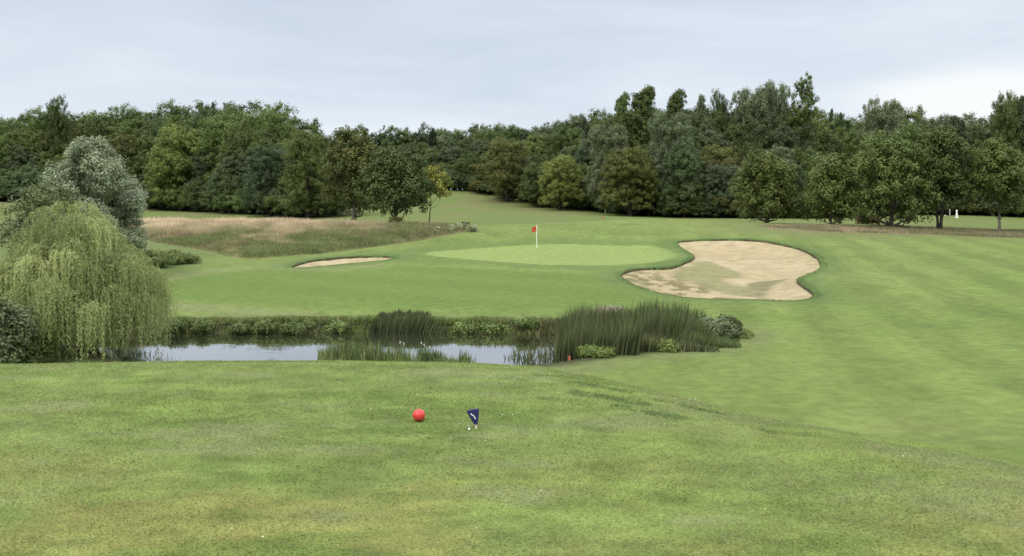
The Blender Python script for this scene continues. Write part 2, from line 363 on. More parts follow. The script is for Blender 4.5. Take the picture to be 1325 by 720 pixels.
def sand_mat():
    m, nt, N, L, B = new_mat('sand')
    at = N.new('ShaderNodeAttribute'); at.attribute_name = 'tint'
    geo = N.new('ShaderNodeNewGeometry')
    nz = N.new('ShaderNodeTexNoise'); nz.inputs['Scale'].default_value = 1.3; nz.inputs['Detail'].default_value = 8; nz.inputs['Roughness'].default_value = .7; L.new(geo.outputs['Position'], nz.inputs['Vector'])
    vo = N.new('ShaderNodeTexVoronoi'); vo.inputs['Scale'].default_value = 1.9; vo.feature = 'SMOOTH_F1'; L.new(geo.outputs['Position'], vo.inputs['Vector'])
    r = N.new('ShaderNodeMapRange'); r.inputs[1].default_value = .3; r.inputs[2].default_value = .7; r.inputs[3].default_value = .78; r.inputs[4].default_value = 1.10; L.new(nz.outputs[0], r.inputs[0])
    vm = N.new('ShaderNodeVectorMath'); vm.operation = 'SCALE'; L.new(at.outputs['Color'], vm.inputs[0]); L.new(r.outputs[0], vm.inputs['Scale'])
    L.new(vm.outputs[0], B.inputs['Base Color']); B.inputs['Roughness'].default_value = .95; set_spec(B, .1)
    bp = N.new('ShaderNodeBump'); bp.inputs['Strength'].default_value = 1.0; bp.inputs['Distance'].default_value = .30; L.new(nz.outputs[0], bp.inputs['Height'])
    b2 = N.new('ShaderNodeBump'); b2.inputs['Strength'].default_value = .7; b2.inputs['Distance'].default_value = .22; L.new(vo.outputs[0], b2.inputs['Height']); L.new(bp.outputs[0], b2.inputs['Normal']); L.new(b2.outputs[0], B.inputs['Normal'])
    return m
SAND = sand_mat()
def water_mat():
    m, nt, N, L, B = new_mat('pond_water')
    B.inputs['Base Color'].default_value = (.030, .032, .018, 1); B.inputs['Roughness'].default_value = .035; B.inputs['IOR'].default_value = 1.6; set_spec(B, .8)
    geo = N.new('ShaderNodeNewGeometry'); mp = N.new('ShaderNodeMapping'); mp.inputs['Scale'].default_value = (1.0, 1.6, 1); L.new(geo.outputs['Position'], mp.inputs[0])
    nz = N.new('ShaderNodeTexNoise'); nz.inputs['Scale'].default_value = 1.6; nz.inputs['Detail'].default_value = 3; L.new(mp.outputs[0], nz.inputs['Vector'])
    bp = N.new('ShaderNodeBump'); bp.inputs['Strength'].default_value = .035; bp.inputs['Distance'].default_value = .05; L.new(nz.outputs[0], bp.inputs['Height']); L.new(bp.outputs[0], B.inputs['Normal'])
    gl = N.new('ShaderNodeBsdfGlossy'); gl.inputs['Roughness'].default_value = .03; gl.inputs['Color'].default_value = (.93, .94, .95, 1); L.new(bp.outputs[0], gl.inputs['Normal'])
    fr = N.new('ShaderNodeFresnel'); fr.inputs[0].default_value = 1.9; L.new(bp.outputs[0], fr.inputs['Normal'])
    mx = N.new('ShaderNodeMixShader'); L.new(fr.outputs[0], mx.inputs[0]); L.new(B.outputs[0], mx.inputs[1]); L.new(gl.outputs[0], mx.inputs[2]); L.new(mx.outputs[0], N['Material Output'].inputs[0])
    return m
WATER = water_mat()
BARK = noise_mat('bark', (.10, .085, .065), (.17, .15, .12), 6, rough=.9, bump=.6, dist=.04)
BARK_D = noise_mat('dark_bark', (.045, .038, .03), (.085, .072, .058), 6, rough=.9, bump=.6, dist=.04)
SOIL = noise_mat('cut_turf_edge', (.045, .05, .022), (.10, .085, .05), 5, rough=.95, spec=.1, bump=.7, dist=.05)
GRASSCOL = col_mat('grass_blades', .45)
REEDCOL = col_mat('reed_blades', .3)

# ------------------------------------------------------------------ turf colours
def mixc(c, col, w): return c * (1 - w[:, None]) + np.asarray(col)[None] * w[:, None]
def turf_tint(x, y):
    """base colour of the grass growing at each spot (kinds of turf, mowing, dry and lush patches)"""
    n = len(x); r = np.hypot(x, y); c = np.tile(np.array([.128, .174, .046]), (n, 1))
    th = np.arctan2(x, y)
    u = CX + F_PX * np.tan(np.clip(th, -rad(50), rad(50)))
    # --- fairway and apron
    big = fbm(x / 14, y / 14, 11, 4); c = mixc(c, (.138, .174, .052), sstep(.4, .7, big) * .7)
    c = mixc(c, (.100, .148, .036), sstep(.5, .75, fbm(x / 5, y / 9, 12, 4)) * .7)
    c = mixc(c, (.160, .186, .066), sstep(4, 9, x) * (1 - sstep(17, 22, y)) * sstep(.3, .6, fbm(x / 4, y / 1.6, 24, 4)) * .7)
    # mowing lines that run away up the right-hand fairway
    q = (x - 10) * .93 - y * .18
    st = np.sin(q * 2 * math.pi / 3.2 + 1.2 * fbm(x / 16, y / 16, 14, 2)); st = np.tanh(st * 2.5) * sstep(3, 11, x) * (1 - sstep(70, 84, y))
    c = c * (1 + .085 * st[:, None])
    c = c * (1 + .26 * (fbm(x / 1.3, y / 2.6, 15, 5) - .5) + .16 * (fbm(x / .35, y / .8, 18, 3) - .5))[:, None]
    c = mixc(c, (.088, .130, .034), sstep(.60, .74, fbm(x / 1.8, y / 2.2, 19, 4)) * .45)
    c = mixc(c, (.150, .176, .056), sstep(.60, .74, fbm(x / 2.6, y / 2.4, 20, 4)) * .30)
    # --- beyond the ridge: paler, olive hillside
    Yr = np.interp(u, [500, 620, 700, 800, 1000], [80, 80, 83, 88, 88]); hill = sstep(0, 6, y - Yr) ; c = mixc(c, (.108, .142, .040), hill)
    c = mixc(c, (.138, .138, .058), hill * sstep(.48, .7, fbm(x / 9, y / 22, 16, 4)) * .75)
    rh = sstep(14, 26, x) * sstep(66, 78, y) * (1 - sstep(88, 94, y)); c = mixc(c, (.125, .140, .055), rh * .7)
    lf = sstep(-17, -24, x) * sstep(44, 50, y) * (1 - sstep(84, 90, y)); c = mixc(c, (.100, .128, .045), lf * .8)
    # --- darker, tighter apron left of the pin with a pale rim
    d = poly_sd(x, y, FAIR_L); c = mixc(c, (.100, .152, .036), sstep(-.2, 1.6, d) * .85)
    rim = np.exp(-((d + .9) / .9) ** 2) * (x < -8); c = mixc(c, (.165, .185, .085), rim * .55)
    # stripes across the apron
    st = np.tanh(3 * np.sin((x * .50 + y * .85) * 2 * math.pi / 5.5)) * sstep(-18, -8, x) * (1 - sstep(10, 14, x)) * sstep(36, 40, y) * (1 - sstep(79, 83, y)); c = c * (1 + .035 * st[:, None])
    # --- putting green
    d = poly_sd(x, y, GREEN); g = sstep(-.3, .25, d); c = mixc(c, (.098, .145, .045), np.exp(-((d + 1.6) / 1.4) ** 2) * .6)
    gc = np.array([.182, .238, .073])[None] * (1 + .10 * (fbm(x / 4, y / 7, 21, 3) - .5))[:, None]
    c = c * (1 - g[:, None]) + gc * g[:, None]
    # --- rough
    for Pn, col, k in ((ROUGH_L, (.20, .175, .095), 1), (STRIP_R, (.190, .165, .105), .9), (CLUMP_L, (.08, .10, .038), .9)):
        d = poly_sd(x, y, Pn); c = mixc(c, col, sstep(-.3, .6, d) * k)
    # --- lush darker edge round the bunkers and by the pond
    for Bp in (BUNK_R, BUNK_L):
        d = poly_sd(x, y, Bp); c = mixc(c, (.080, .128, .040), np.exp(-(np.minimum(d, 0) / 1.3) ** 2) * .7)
    d = poly_sd(x, y, POND); c = mixc(c, (.135, .150, .065), sstep(-2.6, -.9, d) * .6); c = mixc(c, (.05, .055, .025), sstep(-.9, -.2, d))
    # --- wood floor
    # --- tee
    t = 1 - sstep(10.5, 13.5, r)
    tc = np.tile(np.array([.132, .176, .050]), (n, 1))
    near = 1 - sstep(4.2, 6.6, y + 1.3 * (fbm(x / 1.6, y / 1.6, 31, 3) - .5) * 3)
    tc = mixc(tc, (.190, .188, .060), near * sstep(.40, .66, fbm(x / .85, y / .9, 32, 4)) * .78)
    tc = mixc(tc, (.150, .200, .052), sstep(.45, .7, fbm(x / 1.3, y / .45, 33, 5)) * .7)
    tc = mixc(tc, (.088, .134, .030), sstep(.50, .72, fbm(x / .8 + 7, y / .30, 34, 5)) * .6)
    tc = tc * (1 + .55 * (fbm(x / .30, y / .11, 38, 4) - .5) + .35 * (fbm(x / .09, y / .05, 39, 3) - .5))[:, None]
    tc = mixc(tc, (.165, .185, .080), sstep(.6, .76, fbm(x / .9 + 3, y / .3, 35, 3)) * .6)
    rg = sstep(.2, 1.6, x - (7.4 - y) * .35)
    tc = mixc(tc, (.145, .165, .068), rg * sstep(.42, .62, fbm(x / .7, y / .7, 36, 4)) * .6)
    # long darker strips where the mower missed, running down the right shoulder
    for (ax, ay, bx, by, w) in SCUFFS:
        ex, ey = bx - ax, by - ay; Ls = math.hypot(ex, ey); tt = np.clip(((x - ax) * ex + (y - ay) * ey) / Ls ** 2, 0, 1)
        dd = np.hypot(x - ax - tt * ex, y - ay - tt * ey) + .09 * (fbm(x * 4, y * 4, 37, 3) - .5)
        tc = mixc(tc, (.072, .112, .034), (1 - sstep(w * .3, w, dd)) * .9 * sstep(.34, .56, fbm(x / .14, y / .10, 40, 3)))
    c = c * (1 - t[:, None]) + tc * t[:, None]
    return np.clip(c, .01, .9)
def tpt(u, v): Y = 1.655 * F_PX / (v - HV); return ((u - CX) / F_PX * Y, Y)
SCUFFS = []
for a, b, w in (((738, 494), (815, 506), .07), ((742, 508), (830, 523), .10), ((800, 527), (878, 541), .09), ((855, 515), (935, 530), .07), ((700, 516), (745, 520), .05), ((955, 548), (1000, 556), .05)):
    SCUFFS.append((*tpt(*a), *tpt(*b), w))

# ------------------------------------------------------------------ ground sheet
def build_ground():
    fine = np.linspace(-rad(34), rad(34), 1000); side = np.radians(np.arange(36, 180, 2.4))
    th = np.concatenate([-side[::-1], fine, side]); nt_ = len(th)
    r = np.concatenate([[.02, .4, .9, 1.5, 2.0], np.exp(np.linspace(math.log(2.3), math.log(13), 150))[:-1], np.exp(np.linspace(math.log(13), math.log(50), 200))[:-1],
                        np.exp(np.linspace(math.log(50), math.log(130), 430))[:-1], np.exp(np.linspace(math.log(130), math.log(300), 90))[:-1], np.exp(np.linspace(math.log(300), math.log(2500), 24))])
    nr = len(r); R, T = np.meshgrid(r, th, indexing='ij'); X = (R * np.sin(T)).ravel(); Y = (R * np.cos(T)).ravel()
    fidx = (np.abs(T.ravel()) < rad(34.1)) & (R.ravel() > 50) & (R.ravel() < 130)
    ids = np.nonzero(fidx)[0]
    for B in (BUNK_R, BUNK_L, POND):                       # pull the nearest vertices exactly onto each outline
        Q = np.concatenate([B, B[:1]]); bx0, by0 = B.min(0) - 1; bx1, by1 = B.max(0) + 1
        s = ids[(X[ids] > bx0) & (X[ids] < bx1) & (Y[ids] > by0) & (Y[ids] < by1)]
        best = np.full(len(s), 1e9); nx = X[s].copy(); ny = Y[s].copy()
        for i in range(len(B)):
            ax, ay = Q[i]; ex, ey = Q[i + 1] - Q[i]; L2 = ex * ex + ey * ey + 1e-12
            t = np.clip(((X[s] - ax) * ex + (Y[s] - ay) * ey) / L2, 0, 1); qx = ax + t * ex; qy = ay + t * ey
            d = np.hypot(X[s] - qx, Y[s] - qy); m = d < best; best = np.where(m, d, best); nx = np.where(m, qx, nx); ny = np.where(m, qy, ny)
        m = best < .085; X[s[m]] = nx[m]; Y[s[m]] = ny[m]
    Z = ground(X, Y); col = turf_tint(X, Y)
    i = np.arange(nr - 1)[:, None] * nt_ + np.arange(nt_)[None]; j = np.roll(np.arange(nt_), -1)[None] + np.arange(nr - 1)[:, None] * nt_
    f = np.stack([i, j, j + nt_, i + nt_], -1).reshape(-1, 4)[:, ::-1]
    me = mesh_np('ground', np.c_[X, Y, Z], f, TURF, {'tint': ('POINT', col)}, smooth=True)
    tag(link('ground', me), 'rolling mown golf course turf', None, None, 'structure')
build_ground()

def sheet_fill(name, poly, zfun, colfun, mat, cell=.16):
    """a sheet that fills an outline exactly: inner grid joined to the rim by snapping"""
    x0, y0 = poly.min(0); x1, y1 = poly.max(0); gx = np.arange(x0 - cell, x1 + 2 * cell, cell); gy = np.arange(y0 - cell, y1 + 2 * cell, cell * 1.6)
    X, Y = np.meshgrid(gx, gy, indexing='ij'); sh = X.shape; X = X.ravel(); Y = Y.ravel(); Q = np.concatenate([poly, poly[:1]])
    d = poly_sd(X, Y, poly); near = np.nonzero((np.abs(d) < cell * 2.2) & (d < cell * .35))[0]
    best = np.full(len(near), 1e9); nx = X[near].copy(); ny = Y[near].copy()
    for i in range(len(poly)):
        ax, ay = Q[i]; ex, ey = Q[i + 1] - Q[i]; L2 = ex * ex + ey * ey + 1e-12
        t = np.clip(((X[near] - ax) * ex + (Y[near] - ay) * ey) / L2, 0, 1); qx = ax + t * ex; qy = ay + t * ey
        dd = np.hypot(X[near] - qx, Y[near] - qy); m = dd < best; best = np.where(m, dd, best); nx = np.where(m, qx, nx); ny = np.where(m, qy, ny)
    X2 = X.copy(); Y2 = Y.copy(); X2[near] = nx; Y2[near] = ny; ok = (d > 0) | np.isin(np.arange(len(X)), near)
    ii = np.arange(sh[0] * sh[1]).reshape(sh); f = np.stack([ii[:-1, :-1], ii[1:, :-1], ii[1:, 1:], ii[:-1, 1:]], -1).reshape(-1, 4)
    f = f[ok[f].all(1) & (d[f] > 0).any(1)]
    used, inv = np.unique(f, return_inverse=True); f = inv.reshape(f.shape); X2 = X2[used]; Y2 = Y2[used]
    dd = np.maximum(0, poly_sd(X2, Y2, poly))
    return mesh_np(name, np.c_[X2, Y2, zfun(X2, Y2, dd)], f, mat, {'tint': ('POINT', colfun(X2, Y2, dd))}, smooth=True)
def sand_z(x, y, d):
    return ground(x, y, False) - .14 - .32 * sstep(0, 2.4, d) + .05 * (fbm(x / .5, y / .5, 41, 3) - .5) + .08 * (fbm(x / 1.8, y / 1.8, 42, 3) - .5)
def worldpoly(pts): return smooth_poly([hit(*p) for p in pts], 2)
PATCH = [worldpoly([(898, 335), (925, 332), (955, 341), (962, 350), (930, 352), (960, 358), (990, 368), (965, 374), (920, 366), (885, 354), (862, 349)]),
         worldpoly([(955, 360), (975, 353), (1015, 353), (1022, 358), (1000, 366), (992, 376), (975, 376), (965, 368)])]
def sand_col(x, y, d):
    c = np.tile(np.array([.372, .308, .180]), (len(x), 1))
    c = mixc(c, (.425, .355, .220), sstep(.4, .7, fbm(x / 4, y / 4, 43, 3)))
    c = mixc(c, (.31, .245, .16), sstep(.62, .78, fbm(x / 1.5, y / 1.0, 44, 4)) * .6)
    return c
def sand_col_r(x, y, d):
    c = sand_col(x, y, d)
    for k, Pn in enumerate(PATCH):
        q = poly_sd(x, y, Pn) - .15 + 1.2 * (fbm(x / .7, y / .9, 45 + k, 4) - .5)
        c = mixc(c, (.215, .215, .100) if k == 0 else (.185, .170, .090), sstep(-.4, .4, q) * (.85 if k == 0 else .92))
    # trodden, weedy part at the near left end: dark scuffs between pale sand
    a = np.array(hit(850, 366)); w = 1 - sstep(2.2, 4.2, np.hypot(x - a[0], (y - a[1]) * .5))
    c = mixc(c, (.17, .155, .075), w * sstep(.46, .54, fbm(x / .5, y / .8, 47, 3)) * .95)
    e = (1 - sstep(.2, 1.3, d)) * sstep(.42, .6, fbm(x / .8, y / .8, 48, 3)); c = mixc(c, (.25, .23, .13), e * .35)
    return c
def lip(name, poly, parent):
    """the cut face of turf round the sand"""
    p = smooth_poly(poly, 1); n = len(p); zt = ground(p[:, 0] , p[:, 1], False)
    cen = p.mean(0); nx = np.roll(p, -1, 0) - np.roll(p, 1, 0); nn = np.c_[-nx[:, 1], nx[:, 0]]; nn /= np.linalg.norm(nn, axis=1)[:, None]
    if poly_sd(p[:1, 0] + nn[:1, 0] * .05, p[:1, 1] + nn[:1, 1] * .05, p)[0] < 0: nn = -nn
    rows = []
    for off, dz in ((-.05, -.02), (.0, -.012), (.03, -.06), (.02, -.25), (.02, -.6)):
        q = p + nn * (off + .10 * (fbm(p[:, 0] * 3, p[:, 1] * 3, 51, 2)[:, None] - .5)); rows.append(np.c_[q, zt + dz])
    V = np.concatenate(rows); f = []
    for k in range(len(rows) - 1):
        for i in range(n): f.append((k * n + i, k * n + (i + 1) % n, (k + 1) * n + (i + 1) % n, (k + 1) * n + i))
    return link('turf_lip', mesh_np('turf_lip', V, f, SOIL, None, True), parent)
for B, nm, lab, cf in ((BUNK_R, 'sand_bunker', 'large kidney-shaped sand bunker to the right of the putting green, with worn weedy patches', sand_col_r),
                       (BUNK_L, 'sand_bunker', 'small narrow sand bunker to the left of the putting green', sand_col)):
    e = empty(nm, (0, 0, 0)); tag(e, lab, 'bunker')
    link('sand', sheet_fill('sand', B, sand_z, cf, SAND), e); lip(nm, B, e)

def build_water():
    p = POND; c = p.mean(0); q = c + (p - c) * 1.0
    d = np.roll(p, -1, 0) - np.roll(p, 1, 0); nn = np.c_[d[:, 1], -d[:, 0]]; nn /= np.linalg.norm(nn, axis=1)[:, None]
    if poly_sd(p[:1, 0] + nn[:1, 0] * .05, p[:1, 1] + nn[:1, 1] * .05, p)[0] > 0: nn = -nn
    q = p + nn * .12
    me = bpy.data.meshes.new('pond_water'); me.from_pydata([(x, y, WZ + EYE) for x, y in q], [], [list(range(len(q)))]); me.update(); me.materials.append(WATER)
    if me.polygons[0].normal.z < 0: me.flip_normals()
    tag(link('pond_water', me), 'still dark pond reflecting the grey sky', None, None, 'structure')
build_water()

# ------------------------------------------------------------------ trees
def crown_mesh(name, mat, seed, H, Rr, lobes, clumps, leaves, leaf, zlow=.25, flat=1.0, style='broad', clump_r=None, droop=0, gap=0.0):
    """leaves gathered in clumps on the surface of several lobes; H full height, Rr radius, crown starts at zlow*H"""
    g = np.random.default_rng(seed); zb = zlow * H; ch = H - zb; L = []
    for k in range(lobes):
        if style == 'poplar':
            t = (k + .5) / lobes; c = np.array([g.normal(0, Rr * .17), g.normal(0, Rr * .17), zb + ch * (.06 + .80 * t)]); rr = Rr * (.66 + .25 * math.sin(math.pi * min(1, t * .85 + .12))) * g.uniform(.85, 1.05) * (1 if t < .85 else .72)
            sz = np.array([rr, rr, rr * 1.5])
        elif style == 'cone':
            t = (k + .5) / lobes; a = g.uniform(0, 6.28); q = Rr * (1 - t) * .62; c = np.array([math.cos(a) * q, math.sin(a) * q, zb + ch * (.03 + .93 * t)]); rr = Rr * (.55 * (1 - t) + .13) * g.uniform(.8, 1.15)
            sz = np.array([rr, rr, rr * .8])
        elif style == 'pine':
            a = g.uniform(0, 6.28); t = g.uniform(.35, 1); q = Rr * g.uniform(.1, .85); c = np.array([math.cos(a) * q, math.sin(a) * q, zb + ch * (.25 + .65 * t)]); rr = Rr * g.uniform(.28, .42); sz = np.array([rr, rr, rr * .45])
        elif style == 'bush':
            a = g.uniform(0, 6.28); q = Rr * math.sqrt(g.uniform(0, 1)) * .72; c = np.array([math.cos(a) * q, math.sin(a) * q, zb + ch * g.uniform(.25, .62)]); rr = Rr * g.uniform(.32, .5); sz = np.array([rr, rr, ch * .38])
        elif style == 'silver':
            a = 2.4 * k + g.uniform(-.6, .6); t = (k + .5) / lobes; q = Rr * (1 - t) ** .55 * g.uniform(.6, 1.02); c = np.array([math.cos(a) * q, math.sin(a) * q, zb + ch * (.12 + .80 * t)])
            rr = Rr * g.uniform(.22, .36) * (1 - .3 * t); sz = np.array([rr, rr, rr * 1.05])
        elif style == 'wood':
            a = 2.4 * k + g.uniform(-.6, .6); t = (k + .5) / lobes; prof = math.sin(math.pi * (.32 + .50 * t)) ** .6
            q = Rr * prof * g.uniform(.45, .70); c = np.array([math.cos(a) * q, math.sin(a) * q, zb + ch * (.08 + .79 * t) + g.normal(0, ch * .03)])
            rr = Rr * g.uniform(.32, .50) * (.8 + .3 * prof); sz = np.array([rr, rr, rr * flat * g.uniform(.95, 1.25)])
        else:
            a = 2.4 * k + g.uniform(-.5, .5); t = (k + .5) / lobes; prof = math.sin(math.pi * (.16 + .80 * t)) ** .6
            q = Rr * prof * g.uniform(.42, .66); c = np.array([math.cos(a) * q, math.sin(a) * q, zb + ch * (.16 + .72 * t) + g.normal(0, ch * .03)])
            rr = Rr * g.uniform(.36, .50) * (.8 + .3 * prof); sz = np.array([rr, rr, min(rr * flat, ch * .26)])
        L.append((c, sz))
    cr = clump_r or Rr * .13; pos = []; nrm = []; tone = []
    per = max(1, clumps // lobes)
    for (c, sz) in L:
        lobe_t = g.normal(0, .15)
        d = unit(g.normal(size=(per, 3))); d[:, 2] = np.where(d[:, 2] < -.35, -d[:, 2], d[:, 2])
        cc = c + d * sz * np.where(g.uniform(0, 1, (per, 1)) < .25, g.uniform(.4, .75, (per, 1)), g.uniform(.78, 1.05, (per, 1)))
        cc[:, 2] = np.maximum(cc[:, 2], zb * .6 + .1 * Rr)
        for q in range(per):
            if g.uniform() < gap: continue
            n = max(3, int(leaves * g.uniform(.6, 1.4))); r_ = cr * g.uniform(.65, 1.4)
            dd = unit(g.normal(size=(n, 3))); rad_ = g.uniform(0, 1, (n, 1)) ** .45
            p = cc[q] + dd * rad_ * r_ * np.array([1.0, 1.0, 1.0])
            if droop: p[:, 2] -= droop * ((p[:, 0] - cc[q][0]) ** 2 + (p[:, 1] - cc[q][1]) ** 2) / r_
            pos.append(p); nrm.append(unit(dd * .8 + d[q] * .6 + np.array([0, 0, .40]) + g.normal(0, .5, (n, 3))))
            tone.append(np.clip(.5 + lobe_t + g.normal(0, .12) + g.normal(0, .17, n) , 0, 1))
    pos = np.concatenate(pos); nrm = np.concatenate(nrm); tone = np.concatenate(tone); n = len(pos)
    up = unit(g.normal(size=(n, 3)) + np.array([0, 0, -.3])); s = leaf * g.uniform(.65, 1.35, n)
    v = quads_at(pos, nrm, up, s * .72, s); f = np.arange(4 * n).reshape(-1, 4)
    return mesh_np(name, v, f, mat, {'tone': ('POINT', np.repeat(tone, 4))}), L
def trunk_mesh(name, mat, seed, H, r0, L, zlow=.25, stems=1, top=.8, shrubfoot=False):
    g = np.random.default_rng(seed + 99); T = []
    for s in range(stems):
        a0 = 6.28 * s / max(1, stems) + .5; off = (r0 * 1.1 if stems > 1 else 0); lean = (.09 if stems > 1 else .015)
        n = 9; path = [np.array([math.cos(a0) * (off * .5 + lean * H * (t ** 1.2)), math.sin(a0) * (off * .5 + lean * H * t ** 1.2), -.25 + (H * top + .25) * t]) + np.array([g.normal(0, .02 * H * .2), g.normal(0, .02 * H * .2), 0]) * (t > .1) for t in np.linspace(0, 1, n)]
        rr = [r0 * (1.45 if t == 0 else 1.0) * (1 - .85 * t) / (1.5 if stems > 1 else 1) for t in np.linspace(0, 1, n)]
        T.append(tube(path, rr, 8))
        trunkp = path
        for k in range(s, len(L), stems):
            c, sz = L[k]; zt = max(zlow * H * .75, min(H * top * .93, c[2] - .25 * H)); t = (zt + .25) / (H * top + .25); i = min(n - 2, int(t * (n - 1))); b = path[i] + (path[i + 1] - path[i]) * (t * (n - 1) - i)
            mid = b * .5 + c * .5 + np.array([0, 0, -.04 * H]); end = c + np.array([0, 0, sz[2] * .3]); rb = r0 * (1 - .85 * t) * .55 / (1.5 if stems > 1 else 1)
            T.append(tube([b, b * .72 + mid * .28 + np.array([0, 0, .01 * H]), mid, end], [rb, rb * .8, rb * .55, rb * .12], 5))
    return tubes_mesh(name, T, mat)

G_DARK = leaf_mat('leaves_dark', (0.0595, 0.0862, 0.0233), (0.1129, 0.1498, 0.0403))
G_MID = leaf_mat('leaves_mid', (0.0780, 0.1108, 0.0276), (0.1436, 0.1867, 0.0477))
G_LITE = leaf_mat('leaves_light', (0.1026, 0.1354, 0.0297), (0.1847, 0.2206, 0.0530))
G_OLIVE = leaf_mat('leaves_olive', (0.0883, 0.0985, 0.0265), (0.1539, 0.1621, 0.0445), warm=(.17, .12, .03))
G_GREY = leaf_mat('leaves_greygreen', (0.0923, 0.1149, 0.0509), (0.1693, 0.1970, 0.1007))
G_SILV = leaf_mat('leaves_silver', (.130, .165, .085), (.40, .45, .29), objvar=0)
G_YEL = leaf_mat('leaves_yellow', (.16, .175, .035), (.38, .38, .075), objvar=0)
G_CON = leaf_mat('needles', (.028, .040, .015), (.055, .072, .026), transl=.08)
G_BLUE = leaf_mat('leaves_bluegreen', (0.0636, 0.0944, 0.0360), (0.1210, 0.1590, 0.0636))

class Proto:
    def __init__(s, crown, trunk, H, R): s.c, s.t, s.H, s.R = crown, trunk, H, R
def proto(nm, mat, seed, H, R, lobes=14, clumps=150, leaves=60, leaf=.30, zlow=.12, r0=.28, bark=BARK_D, stems=1, **kw):
    c, L = crown_mesh('crown', mat, seed, H, R, lobes, clumps, leaves, leaf, zlow, **kw)
    t = trunk_mesh('trunk', bark, seed, H, r0, L[::2] if len(L) > 8 else L, zlow, stems, top=.95 if kw.get('style') in ('cone', 'poplar') else .72)
    return Proto(c, t, H, R)
def place(p, x, y, H, name, label, cat='tree', group=None, rz=None, wide=1.0, z=None):
    s = H / p.H; zz = (gz(x, y, True) if z is None else z)
    e = empty(name, (x, y, zz), random.uniform(0, 6.28) if rz is None else rz, (s * wide, s * wide, s))
    tag(e, label, cat, group); link('crown', p.c, e); link('trunk', p.t, e)
    return e
random.seed(5)
PR = {}
for i, (m, k) in enumerate(((G_DARK, 'd'), (G_MID, 'm'), (G_LITE, 'l'), (G_OLIVE, 'o'), (G_GREY, 'g'), (G_BLUE, 'b'))):
    PR['r' + k] = proto('round', m, 100 + i, 12, 4.3, 34, 880, 58, .185, .03, flat=1.05, clump_r=.46, style='wood')
    PR['u' + k] = proto('upright', m, 120 + i, 14, 4.1, 34, 880, 58, .195, .03, flat=1.15, clump_r=.48, style='wood')
PR['pd'] = proto('poplar', G_MID, 141, 18, 2.3, 16, 560, 50, .22, .12, style='poplar', clump_r=.42, gap=.04)
PR['pg'] = proto('poplar', G_GREY, 142, 18, 2.5, 16, 420, 46, .22, .12, style='poplar', clump_r=.42, gap=.12)
PR['c1'] = proto('conifer', G_CON, 143, 15, 2.6, 30, 300, 45, .26, .04, style='cone', clump_r=.42)
PR['c2'] = proto('pine', G_CON, 144, 15, 3.4, 17, 200, 60, .26, .35, style='pine', clump_r=.55)
for k, m in (('d', G_DARK), ('m', G_MID), ('o', G_OLIVE), ('b', G_BLUE)):
    PR['s' + k] = proto('shrub', m, 150 + ord(k), 5, 3.0, 16, 420, 56, .15, .0, style='bush', clump_r=.38, r0=.12)

def zc_top(v, Y): return -(v - HV) * Y / F_PX + EYE
def wood(front, top, rows, kinds, label, name, group, seed, px_step, jit=.25, tops=None):
    """rows of trees: front = [(u, Y)] line of the wood's edge, top = [(u, v)] skyline"""
    g = random.Random(seed); fu = np.array(front)[:, 0]; fy = np.array(front)[:, 1]; tu = np.array(top)[:, 0]; tv = np.array(top)[:, 1]
    for k, (back, frac, step, kd, wd0) in enumerate(rows):
        u = fu[0] + g.uniform(0, 20)
        while u < fu[-1]:
            Y = YM(float(np.interp(u, fu, fy))) + back * 1.15 + g.uniform(-1.6, 1.6); x = (u - CX) / F_PX * Y
            z0 = gz(x, Y); base_v = HV - (z0 - EYE) * F_PX / Y
            tv_ = float(np.interp(u, tu, tv)); v = base_v + (tv_ - base_v) * (frac + g.uniform(-.09, .02) * (1 if frac > .9 else 1.2))
            H = max(3.2, zc_top(v, Y) - z0); kk = g.choice(kd); p = PR[kk]; wd = wd0 * 1.5
            w = 1.0; Rn = p.R * H / p.H
            if Rn > wd * 1.15: w = wd * 1.15 / Rn
            if Rn < wd * .8: w = min(1.7, wd * .8 / Rn)
            sh = kk[0] == 's'; side = group.split(' of ')[1]
            place(p, x, Y, H, 'woodland_shrub' if sh else name, 'low leafy shrub along the foot of ' + side if sh else label, 'shrub' if sh else 'tree', 'shrubs along the foot of ' + side if sh else group, rz=g.uniform(0, 6.28), wide=w)
            u += step * g.uniform(1 - jit, 1 + jit) * 135 / Y
LW_FRONT = [(-260, 152), (0, 150), (110, 150), (200, 146), (290, 132), (370, 124), (445, 122)]
LW_TOP = [(-260, 150), (0, 151), (40, 150), (60, 140), (110, 150), (130, 146), (180, 142), (230, 141), (275, 134), (330, 132), (375, 146), (395, 158), (415, 174), (430, 186), (445, 196)]
wood(LW_FRONT, LW_TOP, [(0, .30, 26, ('sd', 'sb', 'sm'), 3.4), (2.5, .42, 28, ('sd', 'sb', 'sm'), 3.8), (4.5, .62, 38, ('rd', 'rm', 'rb', 'ub', 'ud'), 3.8), (8, .82, 37, ('rm', 'rd', 'rm', 'ub', 'ro', 'um'), 3.9), (13, .95, 33, ('um', 'rm', 'ud', 'rd', 'um'), 3.6), (19, 1.0, 36, ('um', 'ud', 'rm'), 3.6)],
     None, 'leafy green tree massed in the wood on the left', 'woodland_tree', 'trees of the left wood', 11, 30)
RW_FRONT = [(560, 212), (600, 205), (680, 185), (760, 161), (820, 147), (900, 139), (1000, 137), (1050, 140), (1120, 154), (1230, 156), (1330, 146), (1480, 140), (1600, 140)]
RW_TOP = [(560, 166), (640, 163), (690, 164), (725, 155), (760, 149), (800, 146), (850, 138), (900, 136), (950, 138), (1000, 135), (1060, 146), (1110, 155), (1140, 140), (1165, 138), (1185, 150), (1240, 148), (1270, 152), (1300, 132), (1330, 128), (1480, 130), (1600, 130)]
